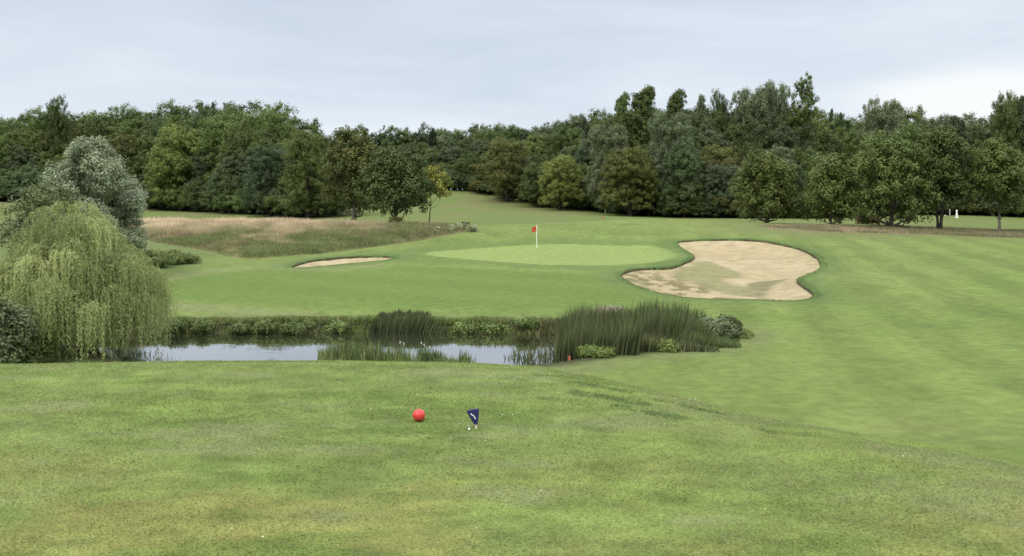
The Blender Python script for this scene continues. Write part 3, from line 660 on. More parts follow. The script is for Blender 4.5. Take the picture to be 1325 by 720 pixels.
wood(RW_FRONT, RW_TOP, [(0, .24, 26, ('sd', 'sb', 'sm', 'so'), 3.4), (2.5, .36, 28, ('sd', 'sb', 'sm'), 3.8), (4.5, .52, 37, ('rd', 'rm', 'rb', 'ro', 'ub', 'rd'), 3.8), (9, .68, 38, ('rm', 'rd', 'rb', 'ug', 'um', 'ro'), 4.0), (15, .84, 36, ('um', 'rg', 'ud', 'ub', 'rd'), 3.8), (22, .95, 33, ('um', 'ud', 'rd', 'rg', 'c1'), 3.6), (30, 1.0, 34, ('ud', 'um', 'rd'), 3.6)],
     None, 'leafy tree massed in the wood on the right', 'woodland_tree', 'trees of the right wood', 23, 30)
FW_FRONT = [(395, 238), (480, 240), (572, 241)]
FW_TOP = [(400, 176), (440, 170), (460, 163), (520, 163), (560, 167)]
wood(FW_FRONT, FW_TOP, [(-21, .35, 20, ('sd', 'sb'), 4.2), (4, .45, 20, ('sd', 'sb', 'sm'), 4.6), (-18, .5, 36, ('rd', 'rb', 'rm'), 3.8), (-8, .75, 36, ('rd', 'rb', 'rm'), 4.2), (0, .97, 38, ('rd', 'ub', 'ud', 'c1'), 4.2)],
     None, 'dark tree in the far wood closing the valley behind', 'woodland_tree', 'trees of the far wood', 31, 30)

def hero(pk, u, vb, Y, vtop, wpx, name, label, z_=None, group=None, rz=None):
    Y = YM(Y)
    x = (u - CX) / F_PX * Y; z0 = gz(x, Y); H = zc_top(vtop, Y) - z0; R = wpx / 2 / F_PX * Y; s = H / pk.H
    return place(pk, x, Y, H, name, label, 'tree', group, rz, wide=R / (pk.R * s))
# skyline trees that stand out
for u, Y, vt, w, pk, lab in (
    (74, 158, 127, 36, 'ud', 'tall pointed tree rising above the left end of the skyline'),
    (276, 152, 130, 20, 'c1', 'thin conifer tip above the middle of the left wood'),
    (806, 160, 110, 26, 'pd', 'narrow tall poplar, leftmost of the two dark poplars above the right wood'),
    (832, 160, 101, 42, 'pd', 'broad tall dark poplar, highest at the left shoulder of the right wood'),
    (877, 161, 106, 34, 'pd', 'twin-topped poplar between the dark poplar and the thin one on the skyline'),
    (907, 163, 114, 22, 'pg', 'thin see-through poplar on the skyline of the right wood'),
    (930, 163, 121, 34, 'ud', 'small pointed crown on the skyline beside the thin poplar'),
    (975, 160, 109, 62, 'ug', 'pale grey-leaved poplar on the skyline left of the highest one'),
    (1005, 161, 103, 40, 'ug', 'grey-leaved poplar between two taller skyline crowns'),
    (1038, 158, 96, 46, 'pg2', 'highest pale green poplar with gaps in its crown'),
    (760, 172, 140, 20, 'c2', 'small black pine standing up from the slope of the skyline'),
    (1076, 165, 138, 18, 'c1', 'dark spruce tip just right of the highest poplar'),
    (1088, 166, 143, 16, 'c1', 'second dark spruce tip right of the highest poplar'),
    (1143, 160, 133, 62, 'rg', 'dome-shaped grey-green tree behind the big field tree'),
    (1233, 163, 135, 34, 'c2', 'dark pine with a ragged top left of the bright gap in the cloud'),
    (1302, 150, 122, 46, 'ud', 'big dark tree at the right end of the skyline'),
    (1322, 149, 121, 30, 'c1', 'dark spruce top at the right edge of the picture'),
    (560, 214, 157, 14, 'c2', 'small black pine tip above the far wood')):
    if pk == 'pg2' and 'pg2' not in PR: PR['pg2'] = proto('poplar', G_LITE, 149, 18, 3.2, 20, 420, 48, .22, .12, flat=1.3, clump_r=.42, gap=.08)
    hero(PR[pk], u, 0, Y, vt, w, 'poplar' if pk[0] == 'p' or pk == 'ug' else ('conifer' if pk[0] == 'c' else 'skyline_tree'), lab)
# mid-height crowns that read as separate trees on the face of the wood
for u, Y, vt, w, pk, lab in (
    (815, 143, 196, 78, 'rl', 'light yellow-green tree at the foot of the wood behind the green'),
    (235, 140, 168, 92, 'rl', 'lighter green broad tree on the face of the left wood'),
    (300, 137, 165, 70, 'ro', 'olive-tinted tree halfway along the left wood'),
    (398, 122, 168, 66, 'rm', 'rounded green tree at the right end of the left wood'),
    (350, 125, 190, 70, 'rb', 'blue-green tree at the front of the left wood'),
    (655, 183, 178, 60, 'ro', 'brownish crown behind the pin on the valley wood'),
    (725, 160, 205, 60, 'rl', 'paler bush-like tree on the lower edge of the valley wood'),
    (885, 141, 186, 56, 'ub', 'blue-green upright tree behind the right bunker'),
    (935, 139, 212, 56, 'ug', 'grey-green tree just left of the round field maple'),
    (700, 172, 210, 60, 'rd', 'dark crown low on the valley wood'),
    (870, 146, 150, 70, 'rg', 'grey-green dome below the twin-topped poplar'),
    (790, 152, 165, 64, 'rg', 'grey-green crown below the leftmost poplar')):
    hero(PR[pk], u, 0, Y, vt, w, 'woodland_tree', lab)
# trees standing clear in front
def solo(name, mat, seed, u, Y, vtop, vlow, wpx, label, lobes=18, clumps=420, leaves=48, leaf=.22, r0=.2, bark=BARK, stems=1, style='broad', flat=1.1, gap=0, tu=None, extra=None, cr=.5):
    Y = YM(Y); x = ((tu or u) - CX) / F_PX * Y; z0 = gz(x, Y); H = zc_top(vtop, Y) - z0; R = wpx * .535 / F_PX * Y; zl = max(0, (zc_top(vlow, Y) - z0) / H)
    c, L = crown_mesh('crown', mat, seed, H, R, lobes, clumps, leaves, leaf, zl, flat, style, cr, 0, gap)
    if tu: 
        off = (u - tu) / F_PX * Y
        co = np.empty(len(c.vertices) * 3, np.float32); c.vertices.foreach_get('co', co); co[0::3] += off; c.vertices.foreach_set('co', co); c.update(); L = [(l[0] + np.array([off, 0, 0]), l[1]) for l in L]
    e = empty(name, (x, Y, z0)); tag(e, label, 'tree'); link('crown', c, e)
    link('trunk', trunk_mesh('trunk', bark, seed, H, r0, L, zl, stems), e)
    return e
FIELD_O = leaf_mat('leaves_turning', (.052, .072, .018), (.125, .142, .034), objvar=0, warm=(.16, .145, .035))
solo('field_maple', FIELD_O, 201, 458, 112, 172, 281, 96, 'olive tree with yellowing leaves and bare trunk, behind the dark round tree', r0=.24, clumps=520)
solo('round_oak', leaf_mat('leaves_oak', (.048, .074, .020), (.098, .132, .034), objvar=0), 202, 512, 105, 204, 283, 98, 'dark round-crowned tree with a short trunk in the rough grass', leaf=.22, clumps=480, r0=.24, bark=BARK_D)
solo('birch_sapling', G_YEL, 203, 566, 108, 217, 266, 42, 'small slender yellow-green tree at the right of the dark round tree', lobes=8, clumps=80, leaf=.16, r0=.07, tu=556, cr=.34)
solo('lime_tree', G_LITE, 204, 992, 113, 205, 291, 78, 'rounded yellow-green tree leafy down to the grass, left of the row on the right', flat=1.1, style='wood', lobes=26, clumps=560)
solo('thorn_tree', G_MID, 205, 1075, 112, 201, 292, 70, 'pointed mid-green tree between the yellow-green tree and the largest field tree', r0=.12, flat=1.1, style='wood', lobes=24, clumps=480)
solo('maple', G_MID, 206, 1153, 109, 168, 297, 104, 'largest dark green tree of the row on the right, leafy almost to the ground', clumps=760, lobes=30, r0=.22, style='wood', flat=1.0)
solo('multistem_maple', G_MID, 207, 1216, 110, 171, 278, 76, 'tall tree on several dark stems beside the largest field tree', stems=3, r0=.22, bark=BARK_D, flat=1.15, lobes=24, clumps=560)
solo('young_maple', leaf_mat('leaves_fresh', (.065, .095, .020), (.13, .17, .040), objvar=0), 208, 1293, 106, 188, 280, 76, 'bright green tree on a single pale trunk at the right edge', r0=.14)

def silver_tree():
    Y = 48; u = 116; x = (u - CX) / F_PX * Y; z0 = gz(x, Y); zt = zc_top(181, Y); H = zt - z0; R = 80 / F_PX * Y
    g = np.random.default_rng(301); e = empty('silver_willow', (x, Y, z0)); tag(e, 'silvery grey-green willow behind the weeping willow', 'tree')
    c, L = crown_mesh('crown', G_SILV, 301, H, R, 30, 1500, 42, .11, .10, 1.0, 'silver', .30)
    link('crown', c, e); link('trunk', trunk_mesh('trunk', BARK, 301, H, .25, L, .16, 2), e)
silver_tree()
yy = 46; xx = (62 - CX) / F_PX * yy
c_, L_ = crown_mesh('crown', leaf_mat('leaves_sallow', (.105, .13, .05), (.235, .27, .125), objvar=0), 305, zc_top(243, yy) - gz(xx, yy), 2.4, 12, 330, 45, .12, .05, 1.1, 'broad', .3)
e_ = empty('sallow_bush', (xx, yy, gz(xx, yy))); tag(e_, 'yellower green sallow at the left foot of the silvery willow', 'bush'); link('crown', c_, e_); link('trunk', trunk_mesh('trunk', BARK, 305, 6, .1, L_, .05, 3), e_)

def weeping_willow():
    Y = 28.8; u = 90; x = (u - CX) / F_PX * Y; z0 = gz(x, Y) ; g = np.random.default_rng(401)
    H = zc_top(256, Y) - z0; R = 2.5
    e = empty('weeping_willow', (x, Y, z0)); tag(e, 'weeping willow with yellow-green trailing branches at the left end of the pond', 'tree')
    pos = []; dirs = []; tone = []; T = []
    # trunk and arching limbs
    n = 8; tp = [np.array([.1 * math.sin(t * 3), 0, -.3 + (H * .62) * t]) for t in np.linspace(0, 1, n)]; T.append(tube(tp, [.34 * (1 - .6 * t) for t in np.linspace(0, 1, n)], 9))
    tips = []
    for k in range(58):
        a = 2.4 * k + g.uniform(-.3, .3); f_ = math.sqrt((k + .5) / 58); rho = R * f_ * g.uniform(.88, 1.06); ztop = H * (1.0 - .56 * f_ ** 2.3) * g.uniform(.80, 1.03) - .18
        tip = np.array([math.cos(a) * rho * .95, math.sin(a) * rho * .95, ztop]); b = tp[int(g.integers(3, 7))]
        mid = b * .45 + tip * .55 + np.array([0, 0, H * .10]); T.append(tube([b, b * .6 + mid * .4 + [0, 0, .15], mid, tip], [.10, .075, .045, .012], 5)); tips.append((tip, a, rho))
    for k in range(46):        # lower skirts that hang under the crown
        a = 2.4 * k + g.uniform(-.4, .4); rho = R * g.uniform(.74, 1.16); zt = H * g.uniform(.30, .58)
        tips.append((np.array([math.cos(a) * rho, math.sin(a) * rho, zt]), a, rho))
    for (tip, a, rho) in tips:
        ct = g.normal(0, .17); cl = g.uniform(.8, 1.25)
        for s in range(92):
            q = g.normal(0, .27, 2); st = tip + np.append(q, .10 - 1.1 * (q ** 2).sum() + g.normal(0, .05))
            ln = min(g.uniform(.35, 1.55) * cl, st[2] + .02); ln = max(ln, .25)
            m = max(3, int(ln / .046)); t = np.linspace(0, 1, m); arc = np.minimum(1, t * ln / .40)
            aa = math.atan2(q[1] + .5 * math.sin(a), q[0] + .5 * math.cos(a)) + g.normal(0, .5); o2 = np.array([math.cos(aa), math.sin(aa), 0]); sw = g.normal(0, .06, 2)
            p = st[None] + o2[None] * (.15 * arc * (2 - arc))[:, None] + np.c_[sw[0] * t * ln, sw[1] * t * ln, .06 * np.sin(np.pi * np.minimum(1, arc)) - ln * t ** 1.05]
            p += g.normal(0, .016, p.shape); pos.append(p)
            d = np.gradient(p, axis=0); dirs.append(unit(d) + g.normal(0, .42, p.shape))
            tone.append(np.clip(.5 + ct + g.normal(0, .10) + g.normal(0, .14, m), 0, 1))
    pos = np.concatenate(pos); dirs = unit(np.concatenate(dirs)); tone = np.concatenate(tone); n = len(pos)
    outw = unit(np.c_[pos[:, 0], pos[:, 1], np.full(n, .8)]); nr = unit(outw + g.normal(0, .6, (n, 3)))
    v = quads_at(pos, nr, dirs, g.uniform(.018, .032, n), g.uniform(.075, .125, n)); f = np.arange(4 * n).reshape(-1, 4)
    WL = leaf_mat('willow_leaves', (.175, .215, .070), (.42, .47, .19), transl=.35, objvar=0)
    link('crown', mesh_np('crown', v, f, WL, {'tone': ('POINT', np.repeat(tone, 4))}), e)
    link('trunk', tubes_mesh('trunk', T, BARK), e)
weeping_willow()
def bush(name, mat, seed, u, Y, vtop, wpx, label, leaf=.08, clumps=120, leaves=60, vb=None, cat='bush', cr=.22, raw=False):
    Y = YM(Y) if Y < 60 and not raw else Y
    x = (u - CX) / F_PX * Y; z0 = gz(x, Y) ; z0 = max(z0, WZ + EYE); H = max(.22, zc_top(vtop, Y) - z0); R = wpx / 2 / F_PX * Y
    c, L = crown_mesh('foliage', mat, seed, H, R, 9, clumps, leaves, leaf, .0, 1, 'bush', cr)
    e = empty(name, (x, Y, z0)); tag(e, label, cat); link('foliage', c, e); link('stems', trunk_mesh('stems', BARK_D, seed, H * .9, .03, L, .02, 3), e)
    return e
bush('dark_bush', leaf_mat('leaves_edge', (.070, .098, .040), (.155, .19, .085), objvar=0), 501, 6, 37.0, 376, 66, 'grey-green bush at the left edge in front of the weeping willow', leaf=.09, clumps=260)
bush('dark_bush', G_MID, 502, 34, 38.0, 436, 60, 'low green bush under the weeping willow near the left edge', leaf=.08, clumps=160)
bush('willow_scrub', leaf_mat('leaves_scrub', (.10, .13, .058), (.20, .24, .12), objvar=0), 503, 926, 47.2, 414, 56, 'grey-green shrub at the right end of the reed bed', leaf=.08, clumps=280)
bush('dark_bush', G_DARK, 504, 942, 48, 413, 26, 'small dark bush behind the grey-green shrub at the pond end', leaf=.08)
bush('bright_bush', G_LITE, 505, 853, 42.6, 452, 56, 'low bright green bush at the front of the reed bed', leaf=.06, clumps=160, cr=.15)
bush('bright_bush', G_LITE, 506, 772, 40.6, 457, 50, 'low green bush at the front left of the reed bed near the red stake', leaf=.06, clumps=140, cr=.15)
bush('dark_bush', G_DARK, 507, 893, 45, 440, 40, 'dark low bush between the bright bush and the grey-green shrub', leaf=.07, clumps=140)

# ------------------------------------------------------------------ reeds, bank plants, rough grass
def tuft_mesh(name, pts, h, w, cols, lean=(.0, .25), bend=.4, mat=None, seed=1, var=.25):
    g = np.random.default_rng(seed); n = len(pts)
    v, f = blades(pts, h, w, g.uniform(*lean, n), g.uniform(0, 6.28, n), bend)
    cols = np.asarray(cols); k = (len(cols) * np.clip(fbm(pts[:, 0] / .35, pts[:, 1] / .5, seed, 3) * 1.6 - .3 + g.normal(0, .30, n), 0, .999)).astype(int); c = cols[k] * (1 + g.uniform(-var, var, (n, 1)))
    return mesh_np(name, v, f, mat or REEDCOL, {'tint': ('POINT', np.repeat(c, 5, 0))})
def reed_bed(name, label, u0, u1, Y0, Y1, vtop, n, cols, w=.03, seed=1, lean=(0, .22), cat='reeds', group=None, tops=None, base=None, hvar=.55, dens=None):
    Y0 = YM(Y0); Y1 = YM(Y1); g = np.random.default_rng(seed); u = g.uniform(u0, u1, n); Y = g.uniform(Y0, Y1, n)
    if dens is not None:
        q = fbm(u / dens, Y * 1.5, seed, 3); keep = q > np.quantile(q, .45); u = u[keep]; Y = Y[keep]
    t = (u - u0) / (u1 - u0); ed = np.minimum(1, np.minimum(t, 1 - t) * 6 + .45)
    if tops is not None: vt = np.interp(u, [a for a, b in tops], [b for a, b in tops])
    else: vt = np.full(len(u), float(vtop))
    x = (u - CX) / F_PX * Y; z = np.maximum(ground(x, Y), WZ + EYE - .15) - .05; vt = vt + 16 * (.5 - fbm(u / 11, Y * .9, seed + 5, 3)) * .9
    Ym = (Y0 + Y1) / 2; h = (-(vt - HV) * Ym / F_PX + EYE - z) * (1 if tops is not None else ed); h = np.maximum(.15, h * np.where(g.uniform(0, 1, len(u)) < .07, g.uniform(1.08, 1.22, len(u)), g.uniform(hvar, 1.06, len(u))))
    o = link(name, tuft_mesh(name, np.c_[x, Y, z], h, w * g.uniform(.6, 1.3, len(u)), cols, lean, .14, seed=seed)); tag(o, label, cat, group); return o
DK = [(.060, .084, .034), (.088, .112, .048), (.13, .14, .068), (.048, .066, .028)]
GR = [(.078, .118, .036), (.105, .150, .048), (.15, .19, .075), (.062, .09, .034)]
BR = [(.11, .125, .048), (.15, .16, .072), (.085, .11, .040), (.24, .225, .13)]
YG = [(.20, .25, .08), (.15, .20, .06), (.27, .30, .12), (.10, .14, .05)]
reed_bed('reed_bed', 'dark brown-green rushes forming the left part of the large reed bed', 718, 826, 40.6, 51, 0, 7500, DK + BR[:3], .036, 601, tops=[(718, 422), (735, 408), (760, 405), (790, 408), (826, 404)], lean=(0, .16))
reed_bed('reed_bed', 'tall green reeds in the middle of the large reed bed', 800, 922, 44.5, 51.5, 0, 7500, GR + DK[1:3], .038, 602, tops=[(800, 412), (822, 400), (850, 397), (885, 398), (905, 408), (922, 420)], lean=(0, .14))
reed_bed('reed_bed', 'lower brown rushes along the front of the large reed bed', 752, 930, 41.5, 45.0, 0, 6000, BR + DK, .028, 603, tops=[(752, 440), (800, 430), (850, 430), (900, 440), (930, 452)])
reed_bed('reed_bed', 'low grey-green sedges tapering off at the right end of the reed bed', 880, 958, 42.8, 49.0, 0, 5200, GR + BR[:1], .03, 609, tops=[(880, 420), (915, 426), (940, 432), (958, 448)], lean=(0, .4))
reed_bed('reed_bed', 'dark grassy clump on the far bank in front of the green', 478, 574, 52.6, 55.2, 0, 4200, DK, .028, 604, tops=[(478, 416), (495, 406), (520, 403), (550, 405), (574, 418)], lean=(.0, .45))
reed_bed('reed_bed', 'green rushes standing in the near water below the dark clump', 412, 606, 40.2, 43.5, 0, 5200, YG + GR, .028, 605, tops=[(412, 452), (430, 446), (470, 442), (520, 449), (560, 452), (606, 460)], dens=22)
reed_bed('reed_bed', 'thin dark rushes standing in the water left of the red stake', 656, 724, 40.2, 44, 0, 420, DK, .030, 606, tops=[(656, 456), (680, 447), (724, 436)], lean=(.05, .45), dens=9)
reed_bed('reed_bed', 'short rushes at the right end of the near reeds, standing in bright water', 594, 618, 40.2, 42, 0, 90, GR, .03, 607, tops=[(594, 455), (618, 462)])
reed_bed('reed_bed', 'small tuft of green reeds just beyond the tee edge on the left', 345, 364, 40.0, 40.6, 0, 120, YG, .03, 608, tops=[(345, 468), (355, 464), (364, 468)])
def bank_plants():
    g = np.random.default_rng(611); n = 26000; i = np.arange(len(POND)); 
    Q = np.concatenate([POND, POND[:1]]); seg = np.diff(Q, axis=0); L = np.hypot(*seg.T); w = L * ((Q[:-1, 1] > 31) | (Q[:-1, 0] < -14)); k = g.choice(len(seg), n, p=w / w.sum()); t = g.uniform(0, 1, n)
    p = Q[k] + seg[k] * t[:, None]; nn = np.c_[seg[k][:, 1], -seg[k][:, 0]] / L[k][:, None]
    if poly_sd(p[:1, 0] + nn[:1, 0] * .05, p[:1, 1] + nn[:1, 1] * .05, POND)[0] > 0: nn = -nn
    off = g.uniform(-.3, 1.0, n); p = p + nn * off[:, None]; z = np.maximum(ground(p[:, 0], p[:, 1]), WZ + EYE - .1) - .03
    hh = (.12 + .38 * fbm(p[:, 0] / 1.1, p[:, 1] / 2, 71, 3)) * (1 - .45 * np.clip(off / 1.0, 0, 1)) * g.uniform(.55, 1.15, n)
    v, f = blades(np.c_[p, z], hh, g.uniform(.02, .05, n), g.uniform(0, .6, n), g.uniform(0, 6.28, n), .5)
    cl = np.array([(.10, .145, .040), (.14, .19, .052), (.20, .25, .08), (.19, .18, .09), (.075, .10, .035)])
    pick = (fbm(p[:, 0] / 1.6, p[:, 1], 72, 3) * 5 + g.normal(0, .7, n)).astype(int) % 5; c = cl[pick] * (1 + g.uniform(-.25, .25, (n, 1)))
    o = link('bank_vegetation', mesh_np('bank_vegetation', v, f, REEDCOL, {'tint': ('POINT', np.repeat(c, 5, 0))}))
    tag(o, 'tangle of grasses and herbs along the far bank of the pond', 'bank vegetation', None, 'stuff')
bank_plants()
BL = leaf_mat('bank_leaves', (.085, .12, .03), (.21, .26, .08))
k_ = 0
for u, w, vt in ((222, 40, 406), (262, 44, 407), (318, 40, 412), (348, 36, 408), (385, 44, 409), (432, 36, 410), (600, 36, 410), (640, 40, 414), (680, 36, 412)):
    k_ += 1
    Yb = 52.9; 
    places = {222: 'leftmost of the leafy clumps on the far pond bank, by the willow', 262: 'tall leafy clump on the far bank, second from the willow', 318: 'low leafy clump on the far bank, third from the willow', 348: 'leafy clump on the far bank above the widest sky reflection', 385: 'broad leafy clump on the far bank left of the dark grassy clump', 432: 'small leafy clump on the far bank just left of the dark grassy clump', 600: 'leafy clump on the far bank just right of the dark grassy clump', 640: 'lowest leafy clump on the far bank above the right-hand bright water', 680: 'leafy clump on the far bank next to the large reed bed'}
    bush('bank_herb', BL, 700 + k_, u, Yb, vt + 7, w, places[u], leaf=.07, clumps=80, leaves=34, cat='plant', cr=.16)

def scatter_poly(poly, n, g):
    x0, y0 = poly.min(0); x1, y1 = poly.max(0); out = []
    tot = 0
    while tot < n:
        x = g.uniform(x0, x1, n); y = g.uniform(y0, y1, n); m = poly_sd(x, y, poly) > 0; out.append(np.c_[x, y][m]); tot += m.sum()
    return np.concatenate(out)[:n]
def rough_grass(name, poly, n, h, label, cols, seed, w=.05, hmod=None):
    g = np.random.default_rng(seed); p = scatter_poly(poly, n, g); x, y = p.T; d = poly_sd(x, y, poly)
    q = fbm(x / 2.2, y / 2.2, seed, 4); hh = h * (.35 + .9 * q) * sstep(-.1, 1.5, d) * g.uniform(.6, 1.2, n)
    if hmod is not None: hh = hh * hmod(x, y)
    hh = np.maximum(.08, hh); z = ground(x, y) - .03
    v, f = blades(np.c_[x, y, z], hh, w * g.uniform(.6, 1.4, n), g.uniform(.05, .6, n), g.uniform(0, 6.28, n), .6)
    c = cols(x, y, g); o = link(name, mesh_np(name, v, f, GRASSCOL, {'tint': ('POINT', np.repeat(c, 5, 0))})); tag(o, label, 'rough grass', None, 'stuff')
def cols_left(x, y, g):
    n = len(x); c = np.tile(np.array([.34, .305, .165]), (n, 1)); back = sstep(69, 81, y + 6 * (fbm(x / 3, y / 3, 81, 3) - .5)) * (1 - sstep(-18, -5, x))
    c = mixc(c, (.66, .54, .37), back); gr = sstep(.42, .58, fbm(x / 2.5, y / 3.5, 82, 4) + .26 * (1 - sstep(62, 76, y)) + .10 * sstep(-20, -8, x) - .05) * (1 - back * .8)
    c = mixc(c, (.175, .215, .078), gr * .9); rr = sstep(.55, .7, fbm(x / 3, y / 3, 83, 3)); c = mixc(c, (.32, .24, .15), rr * .35)
    rt = sstep(-18, -7, x); c = mixc(c, (.20, .225, .095), rt * .6)
    return c * (1 + g.uniform(-.35, .35, (n, 1))) * (1 + .7 * (fbm(x / .9, y / 1.4, 85, 3) - .5))[:, None]
rough_grass('rough_grass', ROUGH_L, 170000, 1.0, 'tall beige and green unmown grass on the slope left of the green', cols_left, 901, hmod=lambda x, y: .55 + .6 * sstep(68, 80, y) * (1 - sstep(-16, -6, x)))
def cols_right(x, y, g):
    n = len(x); c = np.tile(np.array([.42, .34, .225]), (n, 1)); c = mixc(c, (.20, .20, .095), sstep(.42, .6, fbm(x / 2.5, y / 2.5, 84, 3)) * .8); c = mixc(c, (.19, .19, .085), sstep(30, 38, x) * .6); return c * (1 + g.uniform(-.25, .25, (n, 1)))
rough_grass('rough_grass', STRIP_R, 45000, .38, 'strip of dry pinkish grass under the row of trees on the right', cols_right, 902)
for i, (u, vb, vt, w, lab) in enumerate(((196, 344, 322, 30, 'leftmost dark weedy clump beside the willow, left of the small bunker'), (214, 343, 324, 28, 'second dark weedy clump from the willow, in front of the straw-coloured grass'), (231, 342, 328, 26, 'third dark weedy clump from the willow'), (246, 341, 331, 20, 'low dark weedy clump, farthest of its row from the willow'), (205, 347, 333, 26, 'low weedy clump at the front of the dark row beside the willow'))):
    x, y = hit(u, vb); xx_ = u
    bush('weed_clump', BL, 940 + i, u, y, vt, w * 1.25, lab, leaf=.09, clumps=90, leaves=34, cat='plant', cr=.20, raw=True)
def fringe():
    g = np.random.default_rng(915); P = []
    for B, den in ((BUNK_R, 130), (BUNK_L, 130)):
        Q = np.concatenate([B, B[:1]]); sg = np.diff(Q, axis=0); L = np.hypot(*sg.T); n = int(L.sum() * den); k = g.choice(len(sg), n, p=L / L.sum()); p = Q[k] + sg[k] * g.uniform(0, 1, n)[:, None]
        nn = np.c_[sg[k][:, 1], -sg[k][:, 0]] / L[k][:, None]
        if poly_sd(p[:1, 0] + nn[:1, 0] * .05, p[:1, 1] + nn[:1, 1] * .05, B)[0] > 0: nn = -nn
        P.append(p + nn * g.uniform(-.04, .40, n)[:, None])
    p = np.concatenate(P); n = len(p); q = fbm(p[:, 0] / .7, p[:, 1] / .7, 93, 3)
    v, f = blades(np.c_[p, ground(p[:, 0], p[:, 1], False) - .02], (.03 + .06 * q) * g.uniform(.6, 1.3, n), g.uniform(.012, .03, n), g.uniform(.1, .9, n), g.uniform(0, 6.28, n), .6)
    c = turf_tint(p[:, 0], p[:, 1]) * 1.25 * (1 + g.uniform(-.3, .35, (n, 1)))
    tag(link('fringe_grass', mesh_np('fringe_grass', v, f, GRASSCOL, {'tint': ('POINT', np.repeat(c, 5, 0))})), 'ragged longer grass round the rims of the bunkers', 'grass', None, 'stuff')
fringe()
# pale flowering clumps at the end of the rough
GR_F = leaf_mat('dock_leaves', (.20, .23, .11), (.44, .45, .28), objvar=0)
for i, (u, v, w, lab) in enumerate(((599, 297, 16, 'pale leafy weed clump under the two dark tufts at the tip of the rough'), (611, 300, 14, 'pale weed clump at the outer tip of the rough'), (585, 299, 12, 'small pale weed clump left of the two dark tufts'), (566, 301, 12, 'pale weed clump below the small yellow-green tree'))):
    x, y = hit(u, v); bush('weed_clump', GR_F, 950 + i, u, y, v - 6, w, lab, leaf=.14, clumps=26, leaves=30, cat='plant', cr=.25)
x, y = hit(512, 294)
bush('trunk_sprouts', G_OLIVE, 960, 512, y - .6, 279, 20, 'leafy sprouts round the foot of the dark round tree', leaf=.14, clumps=30, leaves=30, cat='plant', cr=.25)
bush('brown_bush', leaf_mat('leaves_brown', (.07, .045, .025), (.16, .10, .05), objvar=0), 961, 1122, 100, 276, 32, 'reddish-brown bush half hidden behind the largest field tree', leaf=.2, clumps=60, cr=.5)

# ------------------------------------------------------------------ short grass of the tee
def tee_grass():
    g = np.random.default_rng(77); n = 1150000
    Y = (g.uniform(0, 1, n) ** 1.25) * 9.3 + 2.9; x = g.uniform(-1, 1, n) * (.60 * Y + .9)
    t = tee(x, Y); keep = (g.uniform(0, 1, n) < .42 * (x * 0 + 1)) & (np.hypot(x, Y) < 12.6)
    x = x[keep]; Y = Y[keep]; n = len(x); c = turf_tint(x, Y)
    z = ground(x, Y, False) - .003
    h = (.008 + .014 * fbm(x / .5, Y / .5, 91, 3)) * g.uniform(.6, 1.35, n)
    sc = np.zeros(n)
    for (ax, ay, bx, by, w) in SCUFFS:
        ex, ey = bx - ax, by - ay; tt = np.clip(((x - ax) * ex + (Y - ay) * ey) / (ex * ex + ey * ey), 0, 1); sc = np.maximum(sc, 1 - sstep(w * .4, w * 1.1, np.hypot(x - ax - tt * ex, Y - ay - tt * ey)))
    h = h * (1 + .9 * sc)
    q = g.uniform(0, 1, n); dry = sstep(.5, .7, fbm(x / .55, Y / .55, 92, 4)); tall = (q < .012 + .045 * dry * (Y < 8.5)); h = np.where(tall, g.uniform(.025, .050, n), h)
    wd = np.where(tall, .0032, .0042) * (.6 + Y / 7)
    c = c * 1.50 * (1 + g.uniform(-.32, .36, (n, 1))); dr = (g.uniform(0, 1, n) < .05 + .12 * dry) | tall; c[dr] = c[dr] * .45 + np.array([.30, .27, .14]) * .62
    v, f = blades(np.c_[x, Y, z], h, wd * g.uniform(.7, 1.3, n), g.uniform(.55, 1.35, n), g.uniform(0, 6.28, n), .3)
    o = link('tee_grass', mesh_np('tee_grass', v, f, GRASSCOL, {'tint': ('POINT', np.repeat(c, 5, 0))})); tag(o, 'short mown grass covering the tee in the foreground', 'grass', None, 'stuff')
tee_grass()
def daisies():
    g = np.random.default_rng(78); P = []
    for u, v in ((666, 494), (674, 492), (689, 511), (650, 542), (663, 543), (607, 558), (540, 516), (553, 530), (1168, 592), (771, 530), (605, 588), (628, 577), (617, 690), (892, 508), (873, 511), (905, 521), (860, 553), (583, 574), (700, 640), (990, 663), (340, 703), (300, 690), (655, 658), (530, 640)):
        P.append(tpt(u, v))
    for _ in range(14):
        Y = g.uniform(4, 11); P.append((g.uniform(-.5, .55) * Y, Y))
    V = []; F_ = []; mi = []
    for (x, y) in P:
        z = gz(x, y, False) + g.uniform(.018, .028); r = g.uniform(.0028, .0046); o = len(V); til = g.normal(0, .25, 2)
        for k in range(9):
            a = 6.283 * k / 9; V.append((x + r * math.cos(a), y + r * math.sin(a), z + r * (math.cos(a) * til[0] + math.sin(a) * til[1])))
        V.append((x, y, z + .0035)); 
        for k in range(9): F_.append((o + k, o + (k + 1) % 9, o + 9))
    m = noise_mat('daisy_petals', (.62, .62, .55), (.8, .8, .74), 30)
    me = mesh_np('daisies', V, F_, m); tag(link('daisies', me), 'white daisies dotted over the tee', 'flowers', None, 'stuff')
daisies()

